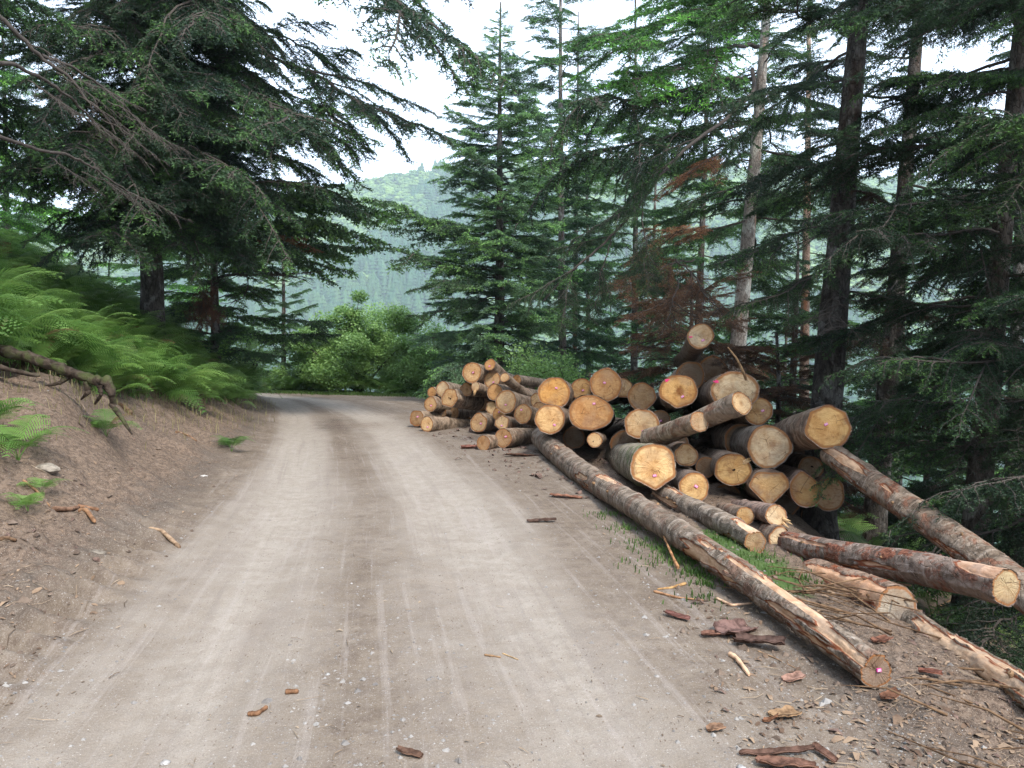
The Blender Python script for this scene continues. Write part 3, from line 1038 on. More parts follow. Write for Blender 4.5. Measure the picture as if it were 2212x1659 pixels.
# branches that shape the edge of the crown against the sky
dk = (.8, .85, .9)
for i, (a, da, b, db, kd) in enumerate([
        ((420, -260), 12, (965, 205), 10.8, 'green'), ((500, -220), 12.5, (930, 10), 11.5, 'green'),
        ((360, 60), 12.5, (838, 305), 11.8, 'green'), ((360, 30), 13, (735, 165), 13, 'green'),
        ((350, 200), 13, (745, 365), 12.4, 'green'), ((340, 260), 13, (660, 410), 12.2, 'green'),
        ((340, 350), 13, (640, 480), 11.2, 'droopy'), ((335, 420), 13, (520, 600), 11.4, 'green'), ((335, 380), 13, (600, 540), 12.0, 'green'),
        ((335, 60), 13, (700, 260), 12, 'green'), ((335, 120), 13, (640, 330), 10.5, 'green')]):
    world_branch(T_B, a, da, b, db, kd, 0, 400 + i, dk, random.Random(i).uniform(-.3, .3))
rsb = np.random.RandomState(222)
for i in range(16):          # low sprays round the lower trunk
    world_branch(T_B, (332, rsb.uniform(300, 450)), 12.6, (rsb.uniform(150, 480), rsb.uniform(490, 580)), rsb.uniform(10.5, 12.0), 'droopy' if i % 2 else 'green', 0, 760 + i, dk, rsb.uniform(-.4, .4))
for i in range(34):          # sprays that hang in front of the trunk, towards the road and the viewer
    y0 = rsb.uniform(-150, 470)
    x1 = rsb.uniform(90, 560); y1 = y0 + rsb.uniform(60, 190)
    if y1 > 590 - abs(x1 - 330) * .3: continue
    world_branch(T_B, (332, y0), 12.8, (x1, y1), rsb.uniform(9.2, 11.2), 'droopy' if rsb.rand() < .35 else 'green', 0, 700 + i, dk, rsb.uniform(-.4, .4))
for i, (a, da, b, db, kd, tn) in enumerate([
        ((468, 455), 20.5, (735, 480), 17, 'green', (1.1, 1.15, .95)), ((468, 500), 20.5, (730, 545), 17, 'green', (1.2, 1.2, 1.)),
        ((468, 560), 20.5, (700, 580), 17.5, 'green', (1.2, 1.25, 1.)), ((470, 440), 20.5, (660, 450), 18, 'green', (1.2, 1.3, 1.)),
        ((500, 520), 18.0, (645, 540), 16.8, 'dead', (1.7, 1.5, 1.3)), ((470, 600), 20.5, (600, 640), 17, 'bare', (1, 1, 1))]):
    world_branch(T_C, a, da, b, db, kd, 1, 440 + i, tn)

# the red dead branch hanging over the verge
T_R = empty('hanging_dead_branch', P(452, 610, 15.5), 'rust red dead branch hanging down above the end of the ferns', 'dead branch')
for i in range(6):
    rs = np.random.RandomState(60 + i)
    o = branch(T_R, (rs.uniform(-.15, .15), rs.uniform(-.15, .15), rs.uniform(-.1, .1)), rs.uniform(0, 6.28), -1.35, rs.uniform(.8, 1.15), 'dead', 0, rs, (1.0, .75, .7), name='dead_spray')
limb(T_R, [P(420, 520, 13.6), P(445, 570, 14.6), P(452, 615, 15.5)], .012, .006, name='hanging_twig')

# ---------------------------------------------------------------- trees right of the road
GR = 'firs behind the log piles'
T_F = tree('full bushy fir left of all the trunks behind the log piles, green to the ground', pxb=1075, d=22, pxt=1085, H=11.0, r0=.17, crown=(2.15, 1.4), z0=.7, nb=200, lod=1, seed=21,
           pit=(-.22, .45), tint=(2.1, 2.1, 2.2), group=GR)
for i, (a, da, b, db) in enumerate([((1075, 548), 22, (812, 462), 20.5), ((1075, 520), 22, (870, 480), 21), ((1070, 590), 22, (805, 560), 20), ((1070, 640), 22, (915, 700), 20.5), ((1075, 600), 22, (930, 640), 20)]):
    world_branch(T_F, a, da, b, db, 'green', 1, 460 + i, (1.4, 1.4, 1.35))
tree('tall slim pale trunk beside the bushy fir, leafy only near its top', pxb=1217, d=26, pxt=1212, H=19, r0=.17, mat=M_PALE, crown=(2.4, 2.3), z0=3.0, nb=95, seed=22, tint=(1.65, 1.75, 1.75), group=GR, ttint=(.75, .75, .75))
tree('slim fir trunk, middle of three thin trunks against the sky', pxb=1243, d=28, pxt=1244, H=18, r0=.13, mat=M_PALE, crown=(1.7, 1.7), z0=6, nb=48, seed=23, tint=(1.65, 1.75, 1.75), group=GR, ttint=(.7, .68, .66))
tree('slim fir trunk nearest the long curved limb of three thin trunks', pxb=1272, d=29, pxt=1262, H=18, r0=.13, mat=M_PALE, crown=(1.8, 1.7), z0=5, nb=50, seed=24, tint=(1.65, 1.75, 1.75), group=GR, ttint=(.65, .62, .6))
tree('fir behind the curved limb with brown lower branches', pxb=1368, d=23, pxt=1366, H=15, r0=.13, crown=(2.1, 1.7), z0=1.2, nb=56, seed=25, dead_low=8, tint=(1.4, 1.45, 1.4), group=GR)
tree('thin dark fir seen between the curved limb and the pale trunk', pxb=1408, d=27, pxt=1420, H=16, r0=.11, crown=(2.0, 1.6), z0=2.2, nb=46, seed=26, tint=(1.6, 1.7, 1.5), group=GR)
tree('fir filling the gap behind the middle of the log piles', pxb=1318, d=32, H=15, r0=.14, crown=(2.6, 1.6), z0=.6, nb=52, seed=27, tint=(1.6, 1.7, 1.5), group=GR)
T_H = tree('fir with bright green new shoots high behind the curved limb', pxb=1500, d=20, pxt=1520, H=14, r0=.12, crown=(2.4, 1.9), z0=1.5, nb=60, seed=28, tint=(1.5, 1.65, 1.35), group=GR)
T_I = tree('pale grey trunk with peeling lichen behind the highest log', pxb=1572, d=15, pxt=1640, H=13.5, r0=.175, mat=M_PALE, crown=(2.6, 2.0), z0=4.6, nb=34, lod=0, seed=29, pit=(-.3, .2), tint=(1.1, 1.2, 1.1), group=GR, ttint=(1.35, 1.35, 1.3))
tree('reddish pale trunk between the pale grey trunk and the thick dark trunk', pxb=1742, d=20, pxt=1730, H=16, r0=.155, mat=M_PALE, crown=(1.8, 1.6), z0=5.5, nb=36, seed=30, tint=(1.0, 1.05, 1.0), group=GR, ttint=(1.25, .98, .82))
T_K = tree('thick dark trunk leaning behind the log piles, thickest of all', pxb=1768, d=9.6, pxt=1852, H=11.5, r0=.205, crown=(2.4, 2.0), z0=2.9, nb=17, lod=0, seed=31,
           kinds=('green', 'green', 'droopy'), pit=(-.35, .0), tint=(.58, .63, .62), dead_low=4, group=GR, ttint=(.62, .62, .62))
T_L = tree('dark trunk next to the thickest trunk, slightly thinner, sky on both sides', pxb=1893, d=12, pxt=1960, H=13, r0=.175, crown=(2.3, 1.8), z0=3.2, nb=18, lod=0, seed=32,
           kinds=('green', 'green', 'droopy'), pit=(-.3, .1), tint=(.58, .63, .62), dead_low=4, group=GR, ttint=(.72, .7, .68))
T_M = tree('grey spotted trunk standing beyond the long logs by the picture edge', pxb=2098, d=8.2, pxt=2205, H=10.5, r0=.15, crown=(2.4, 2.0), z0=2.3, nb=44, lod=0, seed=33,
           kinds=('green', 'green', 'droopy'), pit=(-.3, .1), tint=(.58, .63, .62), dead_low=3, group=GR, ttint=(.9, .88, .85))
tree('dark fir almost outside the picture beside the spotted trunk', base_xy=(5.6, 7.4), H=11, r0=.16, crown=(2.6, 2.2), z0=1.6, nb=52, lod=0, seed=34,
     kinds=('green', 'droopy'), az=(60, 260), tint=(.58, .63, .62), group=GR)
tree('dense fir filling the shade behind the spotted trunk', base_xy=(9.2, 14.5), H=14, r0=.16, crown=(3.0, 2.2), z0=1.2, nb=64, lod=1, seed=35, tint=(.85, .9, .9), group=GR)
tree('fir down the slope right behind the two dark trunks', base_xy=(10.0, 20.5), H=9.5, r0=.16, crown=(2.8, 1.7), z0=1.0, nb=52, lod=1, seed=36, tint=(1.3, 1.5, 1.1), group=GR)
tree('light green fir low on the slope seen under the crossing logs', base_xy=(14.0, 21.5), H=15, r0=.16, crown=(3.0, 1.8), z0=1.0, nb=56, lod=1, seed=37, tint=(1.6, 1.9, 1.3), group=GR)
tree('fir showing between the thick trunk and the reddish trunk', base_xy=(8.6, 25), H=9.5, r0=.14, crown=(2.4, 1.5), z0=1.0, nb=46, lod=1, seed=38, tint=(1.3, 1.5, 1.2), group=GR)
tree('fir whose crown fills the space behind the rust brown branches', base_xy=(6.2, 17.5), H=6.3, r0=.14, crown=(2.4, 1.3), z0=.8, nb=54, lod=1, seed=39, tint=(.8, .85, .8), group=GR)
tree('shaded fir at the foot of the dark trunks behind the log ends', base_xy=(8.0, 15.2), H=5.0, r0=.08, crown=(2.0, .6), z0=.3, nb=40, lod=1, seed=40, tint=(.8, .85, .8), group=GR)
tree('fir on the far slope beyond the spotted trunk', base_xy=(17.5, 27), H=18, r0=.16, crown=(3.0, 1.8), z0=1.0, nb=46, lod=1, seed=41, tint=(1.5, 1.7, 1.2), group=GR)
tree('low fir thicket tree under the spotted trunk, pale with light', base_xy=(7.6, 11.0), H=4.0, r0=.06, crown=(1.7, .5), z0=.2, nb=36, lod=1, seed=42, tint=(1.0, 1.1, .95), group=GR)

# drooping foliage in front of the sky, hung on the pale trunk, the thick trunk and the fir behind
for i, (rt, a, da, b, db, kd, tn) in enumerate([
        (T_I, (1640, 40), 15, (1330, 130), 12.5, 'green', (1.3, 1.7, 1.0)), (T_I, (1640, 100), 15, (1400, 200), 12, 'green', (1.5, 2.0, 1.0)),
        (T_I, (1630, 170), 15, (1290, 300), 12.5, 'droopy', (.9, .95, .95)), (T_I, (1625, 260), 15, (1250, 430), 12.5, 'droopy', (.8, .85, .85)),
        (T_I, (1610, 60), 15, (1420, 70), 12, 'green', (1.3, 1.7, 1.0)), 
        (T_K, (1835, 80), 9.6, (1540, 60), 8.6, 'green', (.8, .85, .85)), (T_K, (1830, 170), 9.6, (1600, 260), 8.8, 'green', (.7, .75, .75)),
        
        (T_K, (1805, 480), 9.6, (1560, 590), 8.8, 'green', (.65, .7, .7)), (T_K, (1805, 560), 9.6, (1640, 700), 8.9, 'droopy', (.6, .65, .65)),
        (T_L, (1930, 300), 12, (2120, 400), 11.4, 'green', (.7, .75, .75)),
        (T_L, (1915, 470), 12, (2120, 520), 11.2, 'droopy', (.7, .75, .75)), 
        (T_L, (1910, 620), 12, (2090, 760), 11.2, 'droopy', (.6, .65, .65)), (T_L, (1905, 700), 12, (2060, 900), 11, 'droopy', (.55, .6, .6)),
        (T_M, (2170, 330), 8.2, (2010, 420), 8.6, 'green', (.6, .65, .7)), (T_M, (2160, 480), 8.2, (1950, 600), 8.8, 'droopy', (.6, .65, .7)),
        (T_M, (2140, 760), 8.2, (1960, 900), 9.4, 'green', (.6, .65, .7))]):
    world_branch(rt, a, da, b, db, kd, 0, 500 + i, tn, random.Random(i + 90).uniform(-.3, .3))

# the long curved limb in front of the trees
T_LIMB = T_I
lp = [P(1625, 150, 14.9), P(1640, 188, 13.6), P(1590, 228, 12.8), P(1520, 285, 12.2), P(1450, 355, 11.9), P(1390, 440, 11.7), P(1320, 515, 11.6), P(1240, 580, 11.6), P(1175, 650, 11.7)]
limb(T_I, lp, .040, .011, name='curved_limb', label='long bare limb curving down across the green trees')
for i, (x0, y0, x1, y1) in enumerate([(1450, 350, 1320, 480), (1390, 440, 1250, 520), (1390, 440, 1385, 640), (1330, 505, 1200, 560), (1320, 515, 1290, 700), (1260, 565, 1120, 680), (1240, 580, 1220, 720), (1500, 300, 1360, 380)]):
    world_branch(T_I, (x0, y0), 11.8, (x1, y1), 11.6, 'droopy' if i % 2 else 'green', 0, 540 + i, (.62, .7, .66))

# dead trees with rust coloured needles behind the piles
T_P = tree('dead fir with rust brown needles behind the middle of the log piles', base_xy=(2.95, 13.4), H=3.0, r0=.06, crown=(1.7, 1.1), z0=.7, nb=48, lod=0, seed=51,
           kinds=('dead', 'dead', 'bare'), tint=(1.35, 1.2, 1.15), name='dead_fir', cat='dead tree', group='dead firs with rust brown needles')
T_Q = tree('dark brown tangled dead fir under the thickest trunk', base_xy=(3.55, 10.8), H=2.3, r0=.05, crown=(1.35, .9), z0=.3, nb=56, lod=0, seed=52,
           kinds=('dead', 'bare', 'dead'), tint=(.8, .72, .7), name='dead_fir', cat='dead tree', group='dead firs with rust brown needles')
for i, (rt, a, da, b, db, tn) in enumerate([
        (T_P, (1500, 560), 13.4, (1345, 640), 12.3, (1.8, 1.55, 1.4)), (T_P, (1540, 500), 13.4, (1370, 500), 12.2, (2.4, 2.0, 1.7)), (T_P, (1520, 620), 13, (1330, 700), 12, (1.8, 1.55, 1.4)),
        (T_P, (1560, 330), 13.4, (1450, 400), 12.4, (2.2, 1.75, 1.5)), (T_P, (1500, 640), 12.6, (1620, 570), 11.6, (1.7, 1.5, 1.4)),
        (T_P, (1460, 560), 12.6, (1560, 700), 11.6, (1.7, 1.5, 1.4)), (T_P, (1470, 600), 12.6, (1420, 740), 11.6, (1.7, 1.5, 1.4)), (T_Q, (1680, 760), 11, (1570, 780), 10.2, (.95, .85, .8)),
        (T_Q, (1700, 700), 11, (1780, 800), 10.0, (.75, .7, .68)), (T_Q, (1640, 840), 11, (1760, 880), 10.0, (.85, .78, .75)), (T_Q, (1620, 740), 11, (1560, 820), 10.4, (1.0, .9, .8))]):
    world_branch(rt, a, da, b, db, 'dead', 0, 580 + i, tn, random.Random(i + 190).uniform(-.6, .6))

# forest beside and behind the viewpoint, whose shade reaches the picture
for i, (x, y, H, lb) in enumerate([(11.5, 2.6, 12, 'fir on the slope right of the viewpoint, out of the picture'), (12.5, 6.0, 14, 'fir further down the slope beside the viewpoint'),
                                   (7.2, -1.0, 11, 'fir on the verge behind the viewpoint, right side'), (12.5, 0.5, 14, 'fir low on the slope behind the viewpoint'),
                                   (-8.0, -1.5, 13, 'fir on the bank behind the viewpoint, left side'), (-11.5, 3.0, 13, 'fir high on the bank beside the viewpoint'),
                                   (15.5, 10.5, 15, 'fir deep in the forest beyond the right edge'), (-5.6, -7.0, 13, 'fir beside the road far behind the viewpoint')]):
    tree(lb, base_xy=(x, y), H=H, r0=.17, crown=(3.4, 2.2), z0=1.2, nb=56, lod=1, seed=90 + i, group='firs around the viewpoint')

# ================================================================ broadleaf bushes
def leaf_cloud(g, centers, radii, n, rs, size=.07):
    k = rs.randint(len(centers), size=n)
    v = rs.randn(n, 3); v /= np.linalg.norm(v, axis=1)[:, None]
    rr = rs.rand(n) ** .45
    p = centers[k] + v * (rr[:, None] * radii[k])
    return p

def bush(label, base, rad, hgt, nleaf, seed, mat, leaf=.08, name='hazel_bush', cat='bush', group=None, stems=14, lobes=26):
    rs = np.random.RandomState(seed)
    root = empty(name, base, label, cat, group)
    g = Geo()
    tips = []
    for i in range(stems):
        a = rs.rand() * 6.28; q = rs.rand() ** .6
        top = np.array([math.cos(a) * rad[0] * q * .9, math.sin(a) * rad[1] * q * .9, hgt * (1 - .55 * q ** 2) * rs.uniform(.8, 1.0)])
        t = np.linspace(0, 1, 8)
        path = np.stack([top[0] * t ** 1.3, top[1] * t ** 1.3, top[2] * t], 1) + np.cumsum(rs.randn(8, 3) * .03, 0)
        path[0] = (rs.uniform(-.2, .2), rs.uniform(-.2, .2), -.1)
        g.tube(path, .035 * (1 - t) + .006, 5, 0)
        tips.append(path[-1]); tips.append(path[-3])
        for j in range(4):
            b = path[rs.randint(3, 7)]
            e = b + rs.randn(3) * np.array([.4, .4, .3]) + np.array([0, 0, .25])
            g.tube(np.array([b, (b + e) / 2 + rs.randn(3) * .04, e]), np.array([.014, .009, .004]), 4, 0)
            tips.append(e)
    s = g.build('stem', [M_TWIG], root, smooth=True)
    tips = np.array(tips)
    extra = []
    for i in range(lobes):
        a = rs.rand() * 6.28; q = rs.rand() ** .5
        zz = hgt * math.sqrt(max(.02, 1 - q ** 2 * .95)) * rs.uniform(.30, .98)
        extra.append((math.cos(a) * rad[0] * q, math.sin(a) * rad[1] * q, zz))
    C = np.concatenate([tips, np.array(extra)])
    Rr = rs.uniform(.22, .55, len(C))[:, None] * np.array([1.1, 1.1, .8])
    p = leaf_cloud(None, C, Rr, nleaf, rs)
    p = p[p[:, 2] > .05]
    n = len(p)
    d = rs.randn(n, 3); d[:, 2] *= .5; d /= np.linalg.norm(d, axis=1)[:, None]
    w = np.cross(d, rs.randn(n, 3) + np.array([0, 0, 1.2])); w /= np.linalg.norm(w, axis=1)[:, None]
    sz = leaf * rs.uniform(.6, 1.25, n)[:, None]
    V = np.stack([p - d * sz * .5, p + w * sz * .36, p + d * sz * .5, p - w * sz * .36], 1).reshape(-1, 3)
    g2 = Geo()
    g2.add(V, np.arange(len(V)).reshape(-1, 4), 0)
    o = g2.build('foliage', [mat], root)
    return root

def onground(px, py, d=None, dz=0.0):
    q = G(px, py) if d is None else P(px, py, d)
    return np.array([q[0], q[1], h1(q[0], q[1]) + dz])

bush('large round light green bush at the road bend', onground(0, 0, 1) if False else (-5.0, 26.3, h1(-5.0, 26.3) - .1), (2.7, 1.7), 3.2, 80000, 71, M_LEAF, leaf=.08, lobes=54)
bush('lower right part of the bushes, beside the small log pile', (-2.3, 25.2, h1(-2.3, 25.2) - .1), (1.9, 1.3), 2.5, 45000, 72, M_LEAF, leaf=.08, lobes=40)
bush('small pale bush left of the large round bush', (-6.8, 28.2, h1(-6.8, 28.2) - .1), (1.1, 1.0), 2.2, 10000, 73, M_LEAF)
bush('broom bush at the lower end of the fern bank', (-7.6, 22.5, h1(-7.6, 22.5) - .1), (.9, .9), 1.9, 9000, 74, M_LEAF, leaf=.05, name='broom_bush')
bush('bush between the two log piles, under the bushy fir', (.9, 18.8, h1(.9, 18.8) - .1), (1.3, 1.0), 1.1, 9000, 75, M_LEAF)

# ================================================================ bracken
def frond_mesh(seed, lean=1.0):
    rs = np.random.RandomState(seed)
    g = Geo()
    n = 16
    t = np.linspace(0, 1, n)
    H = rs.uniform(.50, .68); Lh = rs.uniform(.55, .85) * lean
    ax = np.stack([Lh * t ** 1.7, .04 * rs.randn() * t ** 2, H * np.sin(t * 1.75) / math.sin(1.57) - .10 * t ** 3], 1)
    g.tube(ax, .005 * (1 - t) + .0012, 3, 1)
    T = np.gradient(ax, axis=0); T /= np.linalg.norm(T, axis=1)[:, None]
    Vs, Fs = [], []
    npn = 15
    for i in range(npn):
        ti = .28 + .70 * i / (npn - 1)
        p0 = np.array([np.interp(ti, t, ax[:, k]) for k in range(3)])
        tg = np.array([np.interp(ti, t, T[:, k]) for k in range(3)])
        pl = .34 * (1 - i / npn) ** .85 + .02
        for sd in (-1, 1):
            side = np.cross([0, 0, 1.0], tg); side /= np.linalg.norm(side)
            d = side * sd * .93 + tg * .42 + np.array([0, 0, rs.uniform(-.12, .05)])
            d /= np.linalg.norm(d)
            nrm = np.cross(d, tg) * sd; nrm /= np.linalg.norm(nrm)
            wd = np.cross(nrm, d); wd /= np.linalg.norm(wd)
            m = max(3, int(pl / .030))
            s = np.arange(m) / m
            base = p0 + d * (pl * s)[:, None] + np.array([0, 0, -1.0]) * (.22 * pl * s ** 2)[:, None]
            ll = (.046 * (1 - s) ** .7 + .008) * (pl / .34) ** .5
            for sg in (-1, 1):
                tip = base + wd * (sg * ll)[:, None] + d * (ll * .45)[:, None] + np.array([0, 0, -.25]) * ll[:, None]
                b2 = base + d * (.020)
                V = np.stack([base, b2, tip], 1).reshape(-1, 3)
                g.add(V, np.arange(len(V)).reshape(-1, 3), 0)
    return g.build("frond", [M_FERN, M_FERN], link=False)
FRONDS = [frond_mesh(i) for i in range(5)]

def bracken(name, xs, ys, rs, smin, smax, face=None, zoff=-.03, label=None, lift=0.0):
    n = len(xs)
    z = hbase(xs, ys) + zoff + lift * rs.rand(n) * np.clip((np.interp(ys, XL[:, 0], XL[:, 1]) - xs - 1.6) / 1.0, .15, 1)
    rot = np.zeros((n, 3))
    rot[:, 2] = rs.rand(n) * 6.28 if face is None else face + rs.randn(n) * 1.9
    rot[:, 0] = rs.randn(n) * .22
    rot[:, 1] = rs.randn(n) * .25
    s = rs.uniform(smin, smax, n) * (1 + .45 * fbm(xy0(xs, ys, .8), 3, 401)) * rs.lognormal(0, .12, n)
    scatter(name, np.stack([xs, ys, z], 1), rot, np.stack([s, s, s], 1), rs.randint(0, 5, n), FRONDS, label=label)

rs = np.random.RandomState(8)
# bank: upslope of the roots, denser in the middle
N = 46000
yy = rs.uniform(5.0, 26.5, N)
slv = rs.uniform(.3, 8.5, N)
xx = np.interp(yy, XL[:, 0], XL[:, 1]) - slv
lo = np.interp(yy, [5, 7.5, 9, 10.5, 12.5, 15, 18, 22, 27], [3.8, 2.8, 2.15, 1.75, 1.3, 1.0, .75, .5, .3]) + .35 * fbm(xy0(xx, yy, .9), 2, 91)
keep = (slv > lo) & (rs.rand(N) < np.clip(1.3 - (slv - lo) * .12, .25, 1) * .75) & (fbm(xy0(xx, yy, .7), 3, 95) > -.30)
xx, yy = xx[keep], yy[keep]
k = min(len(xx), 9500)
bracken("bracken_thicket", xx[:k], yy[:k], rs, .50, .98, face=-.3, lift=.30, label="dense green bracken ferns covering the bank")
# verge beyond the bend and under the bushes
N = 620
xx = rs.uniform(-10.5, -1.6, N)
yy = 24.6 - (xx + 5) * .32 + rs.uniform(-.1, 2.0, N) + .4
kp = rs.rand(N) < .35 + .65 * (fbm(xy0(xx, yy, .7), 2, 98) > -.05)
bracken("verge_bracken", xx[kp], yy[kp], rs, .6, 1.1, face=-1.5, label="bracken ferns along the far edge of the road bend")
# shaded undergrowth between the trunks behind the piles
N = 700
xx = rs.uniform(2.5, 12, N); yy = rs.uniform(5.5, 20, N)
kp = (xx - np.interp(yy, XR[:, 0], XR[:, 1]) > 1.5) & (yy > 7.5)
bracken("undergrowth", xx[kp], yy[kp], rs, .45, .9, label="low ferns and shoots on the shaded slope under the firs")

def fern_plant(label, x, y, n, s, seed):
    rs = np.random.RandomState(seed)
    root = empty("fern_plant", (x, y, h1(x, y) - .02), label, "fern", "single fern plants on bare soil")
    for i in range(n):
        o = bpy.data.objects.new("frond", FRONDS[rs.randint(5)])
        o.parent = root
        a = i * 6.28 / n + rs.uniform(-.4, .4)
        o.rotation_euler = (rs.uniform(-.1, .1), rs.uniform(.0, .35), a)
        k = s * rs.uniform(.75, 1.1)
        o.scale = (k, k, k)
        col.objects.link(o)
    return root
for lb, x, y, n, s, sd in (("leafy fern on the bare bank under the left end of the root", -4.15, 6.65, 7, .62, 1), ("fern tuft hanging below the broken end of the root", -4.35, 8.5, 6, .55, 2),
                           ("small fern low on the bare soil bank", -3.62, 5.9, 5, .36, 3), ("fern at the foot of the bank where the bracken ends", -3.9, 11.0, 6, .5, 4),
                           ("big fern cut by the picture edge below the root", -4.55, 6.9, 8, .62, 5), ("short fern beside a stick on the lower bank", -3.75, 6.3, 5, .3, 6)):
    fern_plant(lb, x, y, n, s, sd)

# ================================================================ grass
def grass(name, pts, rs, h, mat, label):
    n = len(pts)
    x, y = pts[:, 0], pts[:, 1]
    z = height(x, y)
    a = rs.rand(n) * 6.28
    hh = h * rs.uniform(.5, 1.3, n)
    w = .0035 + .002 * rs.rand(n)
    bend = rs.uniform(.1, .8, n) * hh
    dx, dy = np.cos(a), np.sin(a)
    p0 = np.stack([x - dy * w, y + dx * w, z - .01], 1); p1 = np.stack([x + dy * w, y - dx * w, z - .01], 1)
    m0 = np.stack([x + dx * bend * .35 - dy * w * .8, y + dy * bend * .35 + dx * w * .8, z + hh * .6], 1)
    m1 = np.stack([x + dx * bend * .35 + dy * w * .8, y + dy * bend * .35 - dx * w * .8, z + hh * .6], 1)
    tp = np.stack([x + dx * bend, y + dy * bend, z + hh], 1)
    V = np.stack([p0, p1, m1, m0, tp], 1).reshape(-1, 3)
    i = np.arange(n) * 5
    g = Geo()
    g.add(V, np.stack([i, i + 1, i + 2, i + 3], 1), 0)
    g2 = np.stack([i + 3, i + 2, i + 4], 1)
    g.F.append(g2); g.M.append(np.zeros(n, int))
    tag(g.build(name, [mat]), label, kind='stuff')

def clump_pts(rs, spots, n):
    out = []
    for (x, y, r, k) in spots:
        m = int(n * k)
        q = rs.randn(m, 2) * r
        out.append(np.stack([x + q[:, 0], y + q[:, 1]], 1))
    return np.concatenate(out)
rs = np.random.RandomState(33)
def gp(px, py, sx, k):
    q = G(px, py); return (q[0], q[1], sx, k)
grass("grass", clump_pts(rs, [gp(1320, 1110, .10, .5), gp(1350, 1140, .10, .6), gp(1440, 1190, .10, .9), gp(1470, 1210, .10, 1.2), gp(1500, 1240, .07, .9), gp(1530, 1265, .06, .5), gp(1400, 1175, .12, .7),
                              gp(1620, 1195, .16, .8), gp(1690, 1230, .15, .8), gp(1560, 1160, .14, .7), gp(1740, 1230, .15, .5), gp(1520, 1300, .08, .3), gp(1400, 1220, .12, .3)], 170), rs, .04, M_GRASS, "bright green grass tufts beside the long log")
n = 7000
gx = rs.uniform(-11, -2.5, n); gy = 24.4 - (gx + 5) * .35 + rs.randn(n) * .25
grass("verge_grass", np.stack([gx, gy], 1), rs, .09, M_GRASS, "thin grass along the far road edge")
n = 1300
gy = rs.uniform(5, 21, n); gx = np.interp(gy, XL[:, 0], XL[:, 1]) - np.interp(gy, [5, 9, 12, 16, 22], [2.6, 1.9, 1.3, .9, .4]) + rs.randn(n) * .35
grass("bank_grass", np.stack([gx, gy], 1), rs, .13, M_DRYGRASS, "dry thin grass on the soil bank under the ferns")

# ================================================================ root on the bank
def root_thing():
    base = P(200, 820, 8.5)
    rt = empty("tree_root", base, "thick mossy tree root sticking out of the bank above bare soil", "root")
    b = np.array(base)
    n = NT("root_bark")
    p = n.coord('Object')
    v = n.noise(p, 12, 5, .6, .5)
    c = n.mix(n.ramp(v, .35, .65), (.026, .019, .014), (.080, .060, .046))
    c = n.mix(n.ramp(n.noise(p, 4, 4), .50, .62, 0, .7), c, (.06, .075, .025))
    mat = n.finish(n.pbr(c, .95, n.bump(v, .9, .03), .1))
    def run(pts, r, name):
        q = np.array([P(x, y, d) for x, y, d in pts]) - b
        t = np.linspace(0, 1, len(q)); tt = np.linspace(0, 1, 40)
        path = np.stack([np.interp(tt, t, q[:, k]) for k in range(3)], 1)
        for _ in range(3): path[1:-1] = (path[:-2] + path[1:-1] * 2 + path[2:]) / 4
        g = Geo()
        rad = np.interp(tt, np.linspace(0, 1, len(r)), r) * (1 + .22 * fbm(np.stack([tt * 14, tt * 0, tt * 0 + len(pts)], 1), 2, 3))
        g.tube(path, rad, 12, 0)
        V = g.V[0]
        nn = fbm(V * 9, 3, 7)[:, None]
        ctr = np.repeat(path, 12, 0)
        g.V[0] = ctr + (V - ctr) * (1 + .7 * nn)
        g.build(name, [mat], rt, smooth=True)
    run([(-60, 725, 8.4), (20, 748, 8.3), (90, 768, 8.3), (150, 790, 8.3), (200, 808, 8.2), (228, 822, 8.2)], [.07, .062, .052, .05, .045, .03], 'main_root')
    run([(205, 806, 8.2), (232, 815, 8.15), (240, 835, 8.15), (245, 862, 8.2)], [.045, .05, .04, .03], 'root_end')
    run([(185, 812, 8.2), (190, 835, 8.2), (175, 850, 8.3)], [.03, .022, .012], 'rootlet')
    run([(215, 820, 8.1), (218, 840, 8.1), (205, 860, 8.2)], [.025, .02, .01], 'rootlet')
    run([(150, 800, 8.3), (130, 815, 8.3), (95, 822, 8.35)], [.03, .02, .01], 'rootlet')
    run([(240, 860, 8.2), (262, 890, 8.1), (285, 925, 8.0)], [.03, .02, .012], 'rootlet')
    run([(-40, 770, 8.1), (30, 788, 8.1), (85, 800, 8.15)], [.03, .025, .015], 'rootlet')
    rt.location.z -= .06
root_thing()

# ================================================================ logs
ORANGE, TAN, PALE, BROWN, CREAM = (.49, .275, .115), (.50, .325, .165), (.58, .405, .220), (.36, .225, .115), (.62, .475, .295)
GREYW = (.36, .27, .18)

